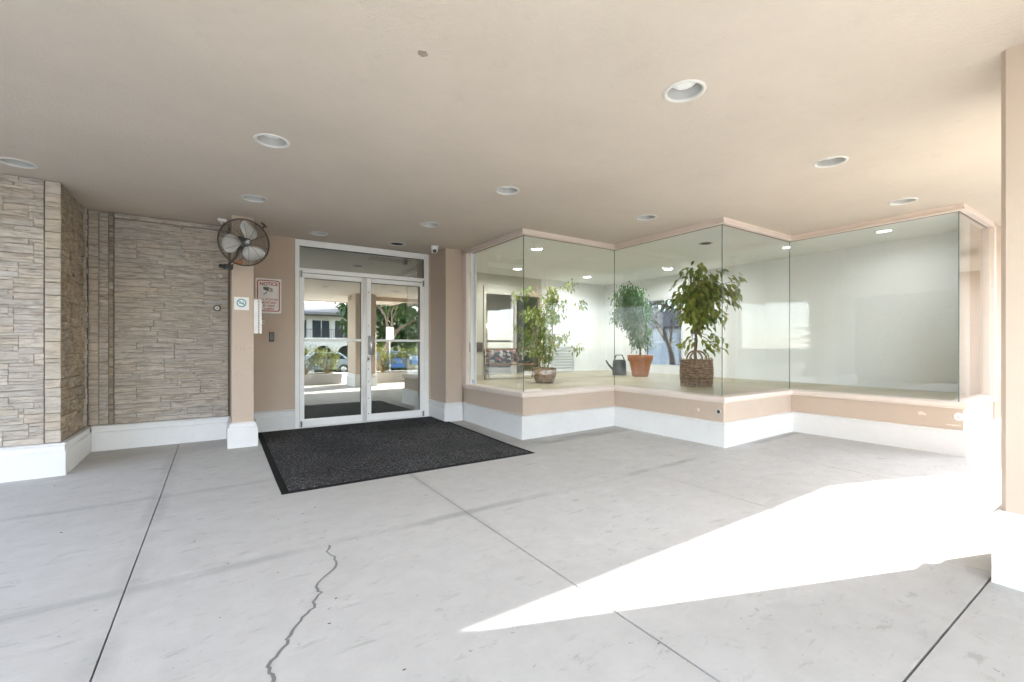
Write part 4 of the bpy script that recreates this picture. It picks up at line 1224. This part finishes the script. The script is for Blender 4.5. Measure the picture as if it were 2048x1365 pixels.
trunk = [(BX-.01, BY, tz), (BX-.02, BY+.01, tz+.18), (BX+.005, BY, tz+.36), (BX-.0, BY+.02, tz+.52), (BX-.03, BY+.01, tz+.68), (BX+.0, BY, tz+.88), (BX+.03, BY, tz+1.10)]
tb.tube(trunk, [.026, .023, .021, .02, .017, .014, .010], 8)
CR = Vector((BX+.06, BY-.04, 1.91))        # crown centre
tips = []
starts = [Vector(trunk[3]), Vector(trunk[4]), Vector(trunk[5]), Vector(trunk[6])]
rv = Vector((FY, -FX, 0)); fv = Vector((FX, FY, 0))
def crown_pt():
    # a ragged umbrella: dense upper ball, side pads, drooping lower twigs
    k = r.random()
    if k < .66:
        d = Vector((r.gauss(0, 1), r.gauss(0, 1), r.gauss(0, 1))).normalized()
        rad = r.uniform(.4, 1.0)
        return CR+rv*d.x*.36*rad+fv*d.y*.36*rad+Vector((0, 0, d.z*.50*rad))
    if k < .80:
        return CR+rv*r.uniform(.22, .57)+fv*r.uniform(-.25, .2)+Vector((0, 0, r.uniform(-.20, .32)))
    if k < .955:
        return CR+rv*r.uniform(-.40, .22)+fv*r.uniform(-.3, .25)+Vector((0, 0, r.uniform(-.42, -.0)))
    return CR+rv*(r.choice((-.44, -.30, -.22, .10, .20))+r.uniform(-.08, .08))+fv*r.uniform(-.2, .1)+Vector((0, 0, r.uniform(-.80, -.62)))
anchors = [crown_pt() for _ in range(92)]
for q in anchors:
    s_ = min(starts, key=lambda w: (w-q).length+abs(w.z-q.z+.2))
    tb.tube(branch_path(r, s_, q, .03, 5), [.009, .007, .006, .005, .004, .003], 5)
tb.build('trunk', M['bark'], fp)
lm = [leaf_mesh(.108, .054, s_, M['leaf']) for s_ in range(6)]
pts = []
for q in anchors:
    for k in range(15): pts.append(q+Vector((r.gauss(0, .062), r.gauss(0, .062), r.gauss(-.01, .062))))
view = Vector((0, 0, CAM_H))
pts.sort(key=lambda p: (p-view).length)
big = pts[:290]; rest = pts[290:]
for p in big:
    o = bpy.data.objects.new('leaf', r.choice(lm)); COL.objects.link(o); put(o, fp)
    out = math.atan2(p.y-CR.y, p.x-CR.x)
    R = rot_for(r, out, .75).to_4x4(); s_ = r.uniform(.75, 1.2)
    o.location = p; o.rotation_euler = R.to_euler(); o.scale = (s_, s_, s_)
leafy('foliage', rest, .108, .054, M['leaf'], fp, r, .75, CR)

# twisted ficus in a terracotta pot
TX, TY = 7.30, 6.24
tp = thing('potted_ficus', 'dark green weeping ficus with twisted stems in a terracotta pot', 'plant', (TX, TY, BZ))
m_ = MB(); m_.lathe([(0, 0), (.155, 0), (.16, .01), (.222, .31), (.224, .315), (.250, .318), (.262, .43), (.255, .436), (.238, .434), (.225, .40), (0, .40)], (TX, TY, BZ), n=40); pot = m_.build('pot', M['terracotta'], tp)
m_ = MB(); m_.lathe([(0, .405), (.15, .403), (.225, .399)], (TX, TY, BZ), n=24); m_.build('soil', M['soil'], pot)
m_ = MB()
for s_ in (0, PI):
    ps = [(TX+.05*math.sin(PI*min(1, t*1.9))*math.cos(s_+t*4.5)*(1 if t < .6 else .5), TY+.05*math.sin(s_+t*4.5)*math.sin(PI*min(1, t*1.9)), BZ+.40+t*.78) for t in [k/14 for k in range(15)]]
    m_.tube(ps, [.016-.006*k/14 for k in range(15)], 7)
c0 = Vector((TX, TY, 1.86)); pts = []; anc = []
for k in range(70):
    d = Vector((r.gauss(0,1), r.gauss(0,1), r.gauss(0,1))).normalized(); rad = r.uniform(.35, 1)
    anc.append(c0+rv*(d.x*.34*rad-.20)+fv*d.y*.32*rad+Vector((0, 0, d.z*.42*rad+.10)))
for k in range(26): anc.append(c0+rv*r.uniform(-.15, .12)+fv*r.uniform(-.2, .2)+Vector((0, 0, r.uniform(-.55, -.1))))
for k in range(6): anc.append(Vector((TX, TY, 1.30))+rv*r.uniform(-.12, .12)+Vector((0, 0, r.uniform(-.1, .15))))
for q in anc[::2]: m_.tube(branch_path(r, (TX, TY, 1.40), q, .03, 4), [.007, .006, .005, .004, .003], 4)
m_.build('trunk', M['bark'], tp)
for q in anc:
    for k in range(60): pts.append(q+Vector((r.gauss(0, .07), r.gauss(0, .07), r.gauss(-.03, .08))))
leafy('foliage', pts, .07, .024, M['leaf_dark'], tp, r, 1.0, c0)

# cane ficus in a brown pot
CX_, CY_ = 4.66, 6.05
cpn = thing('potted_ficus', 'tall pale green ficus on slim canes in a brown pot behind the first glass corner', 'plant', (CX_, CY_, BZ))
m_ = MB(); m_.lathe([(0, 0), (.13, 0), (.15, .01), (.195, .12), (.205, .24), (.200, .255), (.185, .25), (.18, .22), (0, .22)], (CX_, CY_, BZ), n=36); pot = m_.build('pot', M['wicker'], cpn)
m_ = MB(); m_.lathe([(0, .228), (.18, .219)], (CX_, CY_, BZ), n=20); m_.build('soil', M['soil'], pot)
m_ = MB(); anc = []
for (dx, dy, h, lean) in ((-.03, 0, 1.45, -.10), (.02, .03, 1.55, .06), (.05, -.02, 1.25, .16), (-.06, .02, 1.0, -.20)):
    ps = branch_path(r, (CX_+dx, CY_+dy, BZ+.2), (CX_+dx+rv.x*lean, CY_+dy+rv.y*lean, BZ+.2+h), .012, 8)
    m_.tube(ps, [.011-.0055*k/8 for k in range(9)], 6)
    for k in range(15):
        t = r.uniform(.28, 1); b0 = Vector(ps[int(t*8)])
        q = b0+rv*r.gauss(0, .19)+fv*r.gauss(0, .12)+Vector((0, 0, r.uniform(-.05, .16))); anc.append(q)
        m_.tube(branch_path(r, b0, q, .015, 3), [.005, .004, .003, .002], 4)
m_.build('canes', M['cane'], cpn)
pts = [q+Vector((r.gauss(0, .05), r.gauss(0, .05), r.gauss(-.02, .05))) for q in anc for k in range(26)]
leafy('foliage', pts, .085, .034, M['leaf_cane'], cpn, r, .8)

# dark planter bag beside the terracotta pot
dp = thing('watering_can', 'dark grey plastic watering can next to the terracotta pot', 'watering can', (7.15, 6.72, BZ))
m_ = MB(); m_.lathe([(0, 0), (.14, 0), (.15, .02), (.135, .30), (.12, .33), (.0, .335)], (7.20, 6.72, BZ), n=24); m_.build('body', M['can_dark'], dp)
m_ = MB(); m_.tube([(7.30, 6.66, BZ+.30), (7.24, 6.68, BZ+.43), (7.14, 6.76, BZ+.43), (7.09, 6.80, BZ+.22)], .014, 8); m_.build('handle', M['black'], dp)
m_ = MB(); m_.tube([(7.12, 6.78, BZ+.08), (7.06, 6.90, BZ+.22), (7.05, 6.97, BZ+.31)], [.03, .02, .016], 8); m_.build('spout', M['can_dark'], dp)

# small bench with floral cushions
bn = thing('bench', 'small wooden bench with black metal arms and floral cushions behind the first glass pane', 'bench', (4.7, 7.1, BZ))
bx0, by0 = 4.22, 7.17
ud = Vector((.86, -.22, 0)).normalized(); vd = Vector((-ud.y, ud.x, 0))
W_, SEAT, BACK = .98, .27, .56
def bp(u, v_, z): 
    p = Vector((bx0, by0, BZ+z))+ud*u+vd*v_; return p
for k in range(3):
    m_ = MB(); m_.obox(bp(W_/2, .05+k*.085, SEAT), ud, vd, (0,0,1), W_-.06, .07, .022); m_.build('seat_slat', M['bench_wood'], bn, bevel=.004)
for k in range(3):
    m_ = MB(); m_.obox(bp(W_/2, .30+k*.012, SEAT+.08+k*.095), ud, vd, (0,0,1), W_-.06, .018, .075); m_.build('back_slat', M['bench_wood'], bn, bevel=.004)
for u in (0, W_):
    m_ = MB()
    m_.tube([bp(u, .0, 0), bp(u, .03, .12), bp(u, .0, SEAT-.01), bp(u, .02, SEAT+.10), bp(u, -.02, SEAT+.16), bp(u, .05, SEAT+.185), bp(u, .18, SEAT+.16), bp(u, .30, SEAT+.15)], .012, 7)
    m_.tube([bp(u, .30, 0), bp(u, .26, .14), bp(u, .29, SEAT), bp(u, .33, BACK)], .012, 7)
    m_.tube([bp(u, .0, SEAT-.015), bp(u, .29, SEAT-.015)], .010, 6)
    m_.tube([bp(u, .03, .12), bp(u, .15, .17), bp(u, .26, .14)], .008, 6)
    m_.build('arm_frame', M['black'], bn)
def cushion(u, label, tilt):
    m_ = MB(); c = bp(u, .235, SEAT+.155); n = 9; vv = []; up_ = Vector((0, 0, 1)); nn = (vd*-.97+up_*.22).normalized(); uu = ud; ww = nn.cross(uu)*-1
    uu, ww = uu*math.cos(tilt)+ww*math.sin(tilt), ww*math.cos(tilt)-uu*math.sin(tilt)
    for side in (1, -1):
        for j in range(n):
            for i in range(n):
                a, b_ = i/(n-1)*2-1, j/(n-1)*2-1
                th = .05*(max(0, (1-a*a)*(1-b_*b_)))**.45
                sq = 1-.10*(1-abs(a))*(abs(b_)) ; sq2 = 1-.10*(1-abs(b_))*abs(a)
                vv.append(c+uu*a*.145*sq2+ww*b_*.13*sq+nn*th*side)
    ff = []
    for j in range(n-1):
        for i in range(n-1):
            k = j*n+i; ff += [(k, k+1, k+n+1, k+n), (n*n+k+1, n*n+k, n*n+k+n, n*n+k+n+1)]
    m_.add(vv, ff, True); o = m_.build('cushion', M['floral'], None)
    tag(o, label, 'cushion', 'floral cushions on the lobby bench'); return o
cushion(.22, 'dark floral cushion at the left end of the lobby bench', .06)
cushion(.52, 'dark floral cushion in the middle of the lobby bench', -.08)
cushion(.80, 'dark floral cushion at the right end of the lobby bench, behind the cane plant', .05)

# ------------------------------------------------------------------ outside, seen in the glass
def planter(x0, x1, y0, y1, h, label):
    p = thing('planter', label, 'planter', ((x0+x1)/2, (y0+y1)/2, 0), 'low planters along the canopy front')
    for a in ((x0, x1, y1-.12, y1), (x0, x1, y0, y0+.12), (x0, x0+.12, y0+.1201, y1-.1201), (x1-.12, x1, y0+.1201, y1-.1201)):
        m_ = MB(); m_.box(*a, -.01, h); m_.build('side_wall', M['kerb'], p, bevel=.008)
    m_ = MB(); m_.box(x0+.1201, x1-.1201, y0+.1201, y1-.1201, h-.12, h-.05); m_.build('soil', M['soil'], p)
planter(3.76, 9.2, -1.25, -.42, .31, 'long tan planter wall between the two canopy columns')
planter(1.7, 3.08, -1.75, -.85, .30, 'short tan planter left of the big column')
def shrub(x, y, z, rad, h, seed, label):
    r = random.Random(seed); s_ = thing('shrub', label, 'shrub', (x, y, z), 'shrubs in the planters')
    m_ = MB(); anc = []
    for k in range(26):
        a = r.uniform(0, 2*PI); q = Vector((x+rad*math.cos(a)*r.uniform(.1, 1), y+rad*math.sin(a)*r.uniform(.1, 1), z+h*r.uniform(.35, 1)))
        m_.tube(branch_path(r, (x, y, z), q, .03, 3), [.008, .006, .004, .002], 4); anc.append(q)
    m_.build('stems', M['cane'], s_)
    pts = [q+Vector((r.gauss(0, .075), r.gauss(0, .075), r.gauss(-.03, .09))) for q in anc for k in range(48)]
    leafy('foliage', pts, .075, .02, M['leaf_shrub'], s_, r, .3)
k = 0
for (x, y, z, lab) in ((2.15, -1.3, .24, 'left shrub in the short planter'), (2.75, -1.3, .24, 'right shrub in the short planter beside the big column'),
    (4.3, -.84, .25, 'first shrub from the big column in the long planter'), (5.2, -.84, .25, 'second shrub from the big column in the long planter'), (6.2, -.84, .25, 'third shrub from the big column in the long planter'),
    (7.3, -.84, .25, 'fourth shrub from the big column in the long planter'), (8.4, -.84, .25, 'fifth shrub from the big column in the long planter, nearest the far column')):
    shrub(x, y, z, .38, .80, 50+k, lab); k += 1

sg = thing('street_sign', 'white rectangular street sign on a thin steel pole by the kerb', 'sign', (6.2, -6.0, -.16))
m_ = MB(); m_.tube([(6.2, -6.0, -.2), (6.2, -6.0, 1.95)], .03, 10); m_.build('pole', M['steel'], sg)
m_ = MB(); m_.box(6.03, 6.37, -5.965, -5.95, 1.38, 1.92); m_.build('plate', M['sign_white'], sg, bevel=.003)

def car(x, y, rz, paintm, label):
    z = zg(y); c = thing('car', label, 'car', (x, y, z), 'cars parked across the street', rz)
    # side outline lofted across the width
    low = [(-2.1,.35),(-2.15,.62),(-2.0,.86),(-1.2,.95),(1.0,.96),(1.9,.84),(2.12,.62),(2.1,.32)]
    m_ = MB(); n = len(low); vv = []
    for yy, ins in ((-.86, .04), (-.80, 0), (.80, 0), (.86, .04)):
        for (a, b_) in low: vv.append((a*(1-ins), yy, b_-ins*(.8 if b_ > .6 else -1)))
    ff = [(s_*n+i, s_*n+(i+1) % n, (s_+1)*n+(i+1) % n, (s_+1)*n+i) for s_ in range(3) for i in range(n)]
    ff += [tuple(range(n)), tuple(range(4*n-1, 3*n-1, -1))]
    m_.add(vv, ff); m_.build('body', paintm, c, local=True, bevel=.05, seg=3)
    cab = [(-1.75,.93),(-1.15,1.40),(-.2,1.47),(.45,1.42),(1.15,.95)]
    m_ = MB(); n = len(cab); vv = []
    for sgn in (-1, 1):
        for (a, b_) in cab: vv.append((a, sgn*(.78-(b_-.93)*.30), b_))
    m_.add(vv, [tuple(range(n)), tuple(range(2*n-1, n-1, -1))]+[(i, n+i, n+(i+1) % n, (i+1) % n) for i in range(n)]); m_.build('cabin', paintm, c, local=True, bevel=.04, seg=3)
    for sgn in (-1, 1):
        for win in ([(-1.45,.99),(-1.08,1.33),(-.28,1.39),(-.28,.99)], [(-.18,.99),(-.18,1.39),(.38,1.35),(.88,1.0)]):
            m_ = MB(); f = lambda a, b_, e: (a, sgn*(.78-(b_-.93)*.30+e), b_)
            m_.add([f(a, b_, .012) for a, b_ in win]+[f(a, b_, -.02) for a, b_ in win], [(0,1,2,3), (7,6,5,4)]+[(i, 4+i, 4+(i+1) % 4, (i+1) % 4) for i in range(4)]); m_.build('side_window', M['carglass'], c, local=True)
        for wx in (-1.32, 1.30):
            m_ = MB(); m_.lathe([(.20, -.10), (.31, -.11), (.33, -.08), (.33, .08), (.31, .11), (.20, .10)], (wx, sgn*.78, .33), (0,1,0), 24); w_ = m_.build('wheel', M['tyre'], c, local=True)
            m_ = MB(); m_.lathe([(0, -.09), (.06, -.10), (.20, -.085), (.20, .085), (.06, .10), (0, .09)], (wx, sgn*.78, .33), (0,1,0), 20); m_.build('rim', M['steel'], w_, local=True)
    for sgn in (-1, 1):
        m_ = MB(); m_.obox((2.05, sgn*.6, .70), (1,0,0), (0,1,0), (0,0,1), .12, .30, .12); m_.build('headlight', M['lens'], c, local=True, bevel=.02)
    return c
car(10.6, -18.2, .02, M['carblue'], 'bright blue car parked across the street near the bare tree')
car(5.6, -18.4, PI, M['carsilver'], 'silver car parked across the street left of the blue one')
car(-5.2, -11.2, .03, M['carblue'], 'bright blue car parked close by to the left of the canopy')

def bare_tree(x, y, z, h, lean, seed, label):
    r = random.Random(seed); t = thing('bare_tree', label, 'tree', (x, y, z), 'bare street trees')
    m_ = MB()
    def grow(p, d, ln, rad, depth):
        n = 4; ps = [p.copy()]; q = p.copy(); dd = d.copy()
        for k in range(n):
            dd = (dd+Vector((r.gauss(0, .10), r.gauss(0, .10), r.gauss(.03, .07)))).normalized(); q = q+dd*ln/n; ps.append(q.copy())
        rs = [rad*(1-.45*k/n) for k in range(n+1)]
        (m_ if depth < 2 else m2).tube(ps, rs, 6 if depth < 2 else 4, caps=False)
        if depth >= 5: return
        for k in range(3 if depth < 4 else 2):
            a = r.uniform(0, 2*PI); sp = r.uniform(.45, .85); o = dd.orthogonal().normalized(); o2 = dd.cross(o)
            nd = (dd*math.cos(sp)+(o*math.cos(a)+o2*math.sin(a))*math.sin(sp)+Vector((0,0,.12))).normalized()
            grow(ps[-1 if k == 0 else r.choice((2, 3))], nd, ln*r.uniform(.62, .85), rs[-1]*.78, depth+1)
    m2 = MB()
    grow(Vector((x, y, z)), Vector((lean, 0, 1)).normalized(), h*.30, h*.022, 0)
    m_.build('trunk', M['bark'], t); kind(m2.build('twigs', M['bark'], t), 'stuff')
bare_tree(6.9, -10.2, zg(-10.2), 8.0, .25, 3, 'bare tree with leaning trunk across the street')
bare_tree(-1.0, -13.0, zg(-13), 8.5, -.1, 8, 'bare tree straight across the street from the entrance')
bare_tree(20.5, 15.3, -.16, 7.5, .05, 12, 'bare tree seen through the added lobby pane')

def foliage_tree(x, y, z, h, rad, seed, label, conifer=False, lo=.12):
    r = random.Random(seed); t = thing('evergreen_tree', label, 'tree', (x, y, z), 'evergreens beyond the street')
    m_ = MB(); m_.tube([(x, y, z), (x, y, z+h*.5), (x, y, z+h*.92)], [h*.022, h*.014, .02], 7); m_.build('trunk', M['bark'], t)
    pts = []
    for k in range(int(2200*max(1, h/8)**1.4)):
        f = r.random()**.7; zz = z+h*(lo+(.98-lo)*f); rr = rad*(1-f)**.75 if conifer else rad*math.sin(PI*(.12+.85*f))**.6
        a = r.uniform(0, 2*PI); q = rr*(r.uniform(.45, 1)+.25*mnoise.noise((math.cos(a)*2+seed, math.sin(a)*2, zz)))
        pts.append((x+q*math.cos(a), y+q*math.sin(a), zz))
    leafy('crown', pts, .42*max(1, h/9), .26*max(1, h/9), M['leaf_hedge'], t, r, .5)
foliage_tree(12.0, -25, zg(-25), 13, 4.0, 61, 'dark evergreen behind the blue car')
foliage_tree(18.5, -26, zg(-26), 14, 4.0, 62, 'tall dark evergreen right of the one behind the blue car')
foliage_tree(25.0, -25, zg(-25), 12.5, 4.2, 63, 'broad evergreen at the right end of the row')
foliage_tree(9.2, -9.6, zg(-9.6), 8.0, 2.2, 90, 'street tree added to shade the bay, right of the leaning bare tree', lo=.34)  # added to shade the far end of the bay plinth
foliage_tree(13.5, -9.4, zg(-9.4), 7.6, 2.3, 91, 'street tree added to shade the bay, farther right along the forecourt edge', lo=.34)  # second added tree, also keeps sky off the bay plinth
foliage_tree(-6.5, -24, zg(-24), 9.0, 2.6, 64, 'narrow conifer left of the arcaded building', True)
foliage_tree(1.0, -30, zg(-30), 8.0, 3.0, 65, 'evergreen in front of the left end of the arcaded building')
hg = MB(); hr = random.Random(5)
hedge = thing('hedge', 'low dark green hedge behind the parked cars', 'hedge', (12, -21, zg(-21)))
pts = [(hr.uniform(6.5, 24), -21+hr.gauss(0, .35), zg(-21)+hr.uniform(.05, 1.5)) for _ in range(4200)]
leafy('foliage', pts, .26, .16, M['leaf_hedge'], hedge, hr, .3)
m_ = MB(); m_.box(6.4, 24, -21.25, -20.75, zg(-21)-.1, zg(-21)+1.2); m_.build('core', M['wicker_in'], hedge)

# arcaded white building across the street
hb_ = thing('apartment_building', 'white apartment building with an arcade and balconies across the street', 'building', (8, -41, -2))
by = -40.0; X0, n_ar, sp = -1.2, 10, 2.45
def arch_wall():
    m_ = MB(); z0, z1, zs, rr = -2.0, 1.75, .15, .95
    for i in range(n_ar):
        a = X0+i*sp; c = a+sp/2
        arc = [(c-rr, z0)]+[(c+rr*math.cos(PI-PI*k/14), zs+rr*math.sin(PI-PI*k/14)) for k in range(15)]+[(c+rr, z0)]
        outer = [(a, z0)]+[(a+(sp)*k/14, z1) for k in range(15)]+[(a+sp, z0)]
        n = len(arc); vv = [(x, by, z) for x, z in outer]+[(x, by, z) for x, z in arc]+[(x, by-.5, z) for x, z in outer]+[(x, by-.5, z) for x, z in arc]
        m_.add(vv, [(k, k+1, n+k+1, n+k) for k in range(n-1)]+[(n+k, n+k+1, 3*n+k+1, 3*n+k) for k in range(n-1)])
    return m_
arch_wall().build('arcade', M['housewhite'], hb_)
X1 = X0+n_ar*sp
m_ = MB(); m_.box(X0, X1, by-9, by-1.6, -2.1, 4.5); m_.build('wall', M['housewhite'], hb_)
m_ = MB(); m_.box(X0+.1, X1-.1, by-1.58, by-1.55, -2, 1.2); m_.build('arcade_back', M['darkwin'], hb_)
for lev in (1.752,):
    m_ = MB(); m_.box(X0-.1, X1+.1, by-1.59, by+.1, lev, lev+.22); m_.build('balcony_slab', M['housewhite'], hb_)
    rl = MB()
    rl.box(X0, X1, by-.02, by+.03, lev+1.12, lev+1.18)
    k = X0
    while k < X1: rl.box(k, k+.03, by-.01, by+.02, lev+.22, lev+1.12); k += .18
    rl.build('railing', M['darkmetal'], hb_)
    for i in range(n_ar):
        w = MB(); w.box(X0+i*sp+.35, X0+i*sp+sp-.3, by-1.59, by-1.53, lev+.25, lev+2.2); wo_ = w.build('window', M['darkwin'], hb_)
        w = MB(); w.box(X0+i*sp+1.25, X0+i*sp+1.33, by-1.529, by-1.50, lev+.25, lev+2.2); w.build('mullion', M['housewhite'], wo_)
m_ = MB(); m_.add([(X0-.6, by+.6, 4.8), (X1+.6, by+.6, 4.8), (X1+.6, by-4.5, 6.2), (X0-.6, by-4.5, 6.2), (X0-.6, by-9.6, 4.8), (X1+.6, by-9.6, 4.8), (X0-.6, by+.6, 4.52), (X1+.6, by+.6, 4.52), (X1+.6, by-9.6, 4.52), (X0-.6, by-9.6, 4.52)],
    [(0,1,2,3), (3,2,5,4), (6,9,8,7), (0,6,7,1), (1,7,8,5,2), (0,3,4,9,6), (4,5,8,9)]); m_.build('roof', M['roof'], hb_)
# cream building wing with a sloping gable closer to the street
gb = thing('house', 'cream gabled house left of the arcaded building', 'house', (-8, -32, -2))
m_ = MB(); q = [(-12, -2.1), (-4, -2.1), (-4, 3.4), (-8, 5.6), (-12, 3.4)]; n = 5
m_.add([(x, -30, z) for x, z in q]+[(x, -38, z) for x, z in q], [(0,1,2,3,4), (9,8,7,6,5)]+[(k, 5+k, 5+(k+1) % 5, (k+1) % 5) for k in range(5)]); m_.build('wall', M['housecream'], gb)
for sgn in (-1, 1):
    m_ = MB(); m_.add([(-8, -29.5, 5.75), (-8+sgn*4.5, -29.5, 3.25), (-8+sgn*4.5, -38.5, 3.25), (-8, -38.5, 5.75), (-8, -29.5, 5.9), (-8+sgn*4.5, -29.5, 3.4), (-8+sgn*4.5, -38.5, 3.4), (-8, -38.5, 5.9)], [(0,1,2,3), (7,6,5,4), (0,4,5,1), (1,5,6,2), (2,6,7,3)]); m_.build('roof_slope', M['roof'], gb)
for x in (-10.6, -8.6, -6.4):
    f = MB(); f.box(x, x+1.2, -30.02, -29.95, .2, 1.6); f_ = f.build('window', M['housewhite'], gb)
    f = MB(); f.box(x+.08, x+1.12, -29.949, -29.93, .28, 1.52); f.build('pane', M['darkwin'], f_)
# larger cream block farther right across the street
cbk = thing('apartment_building', 'plain cream apartment block behind the evergreens across the street', 'building', (26, -36, -2))
m_ = MB(); m_.box(13, 42, -42, -33, -2.1, 8.2); m_.build('wall', M['housecream'], cbk)
m_ = MB(); m_.box(12.6, 42.4, -42.4, -32.6, 8.201, 8.6); m_.build('roof', M['housewhite'], cbk)
for lev in (-1.2, 1.9, 5.0):
    for i in range(9):
        f = MB(); f.box(14.3+i*3.1, 16.0+i*3.1, -33.02, -32.94, lev, lev+1.5); f_ = f.build('window', M['housewhite'], cbk)
        f = MB(); f.box(14.4+i*3.1, 15.9+i*3.1, -32.939, -32.92, lev+.1, lev+1.4); f.build('pane', M['darkwin'], f_)
# house with a garage, seen through the added lobby pane
gh = thing('house', 'low house with grey roof and white garage door beyond the added lobby pane', 'house', (26, 18, -.16))
m_ = MB(); m_.box(24, 33, 13, 23, -.2, 2.3); m_.build('wall', M['housewhite'], gh)
m_ = MB(); m_.add([(23.4, 12.4, 2.3), (33.6, 12.4, 2.3), (33.6, 23.6, 2.3), (23.4, 23.6, 2.3), (26.5, 18, 4.0), (30.5, 18, 4.0)], [(3,2,1,0), (0,1,5,4), (1,2,5), (2,3,4,5), (3,0,4)]); m_.build('roof', M['roof'], gh)
gd = MB(); gd.box(23.95, 23.995, 17.4, 20.4, -.16, 1.9); gd_ = gd.build('garage_door', M['louvre'], gh)
for k in range(4):
    f = MB(); f.box(23.92, 23.949, 17.45, 20.35, -.1+k*.5, .36+k*.5); f.build('panel', M['louvre'], gd_)
foliage_tree(16.5, 3.4, -.16, 8.5, 2.6, 71, 'evergreen added beyond the right end of the canopy to block sun')  # added to keep direct sun out of the lobby
hr2 = random.Random(9)
hedge_screen = thing('hedge', 'tall hedge added left of the forecourt to darken the glass reflections', 'hedge', (-7, 2.5, -.16))  # hedge added so the bay panes mirror something dark
pts = [(-7+hr2.gauss(0, .3), hr2.uniform(-2.5, 7), hr2.uniform(-.1, 3.2)) for _ in range(5200)]
leafy('foliage', pts, .26, .16, M['leaf_hedge'], hedge_screen, hr2, .3)
m_ = MB(); m_.box(-7.25, -6.8, -2.4, 7, -.2, 3.0); m_.build('core', M['wicker_in'], hedge_screen)
for k, (x, y, h, lab) in enumerate(((24, -9.5, 6.2, 'round tree added far right to block low sky, nearest the street'), (26, -4.5, 6.5, 'round tree added far right to block low sky, second from the street'), (25, .5, 6.2, 'round tree added far right to block low sky, third from the street'), (26.5, 5.5, 6.5, 'round tree added far right to block low sky, farthest from the street'))):
    foliage_tree(x, y, -.16, h, 2.9, 80+k, lab)  # unseen row added to block the low sky glow around the sun
foliage_tree(34, 26, -.16, 8.0, 3.0, 70, 'evergreen behind the low house with the garage')
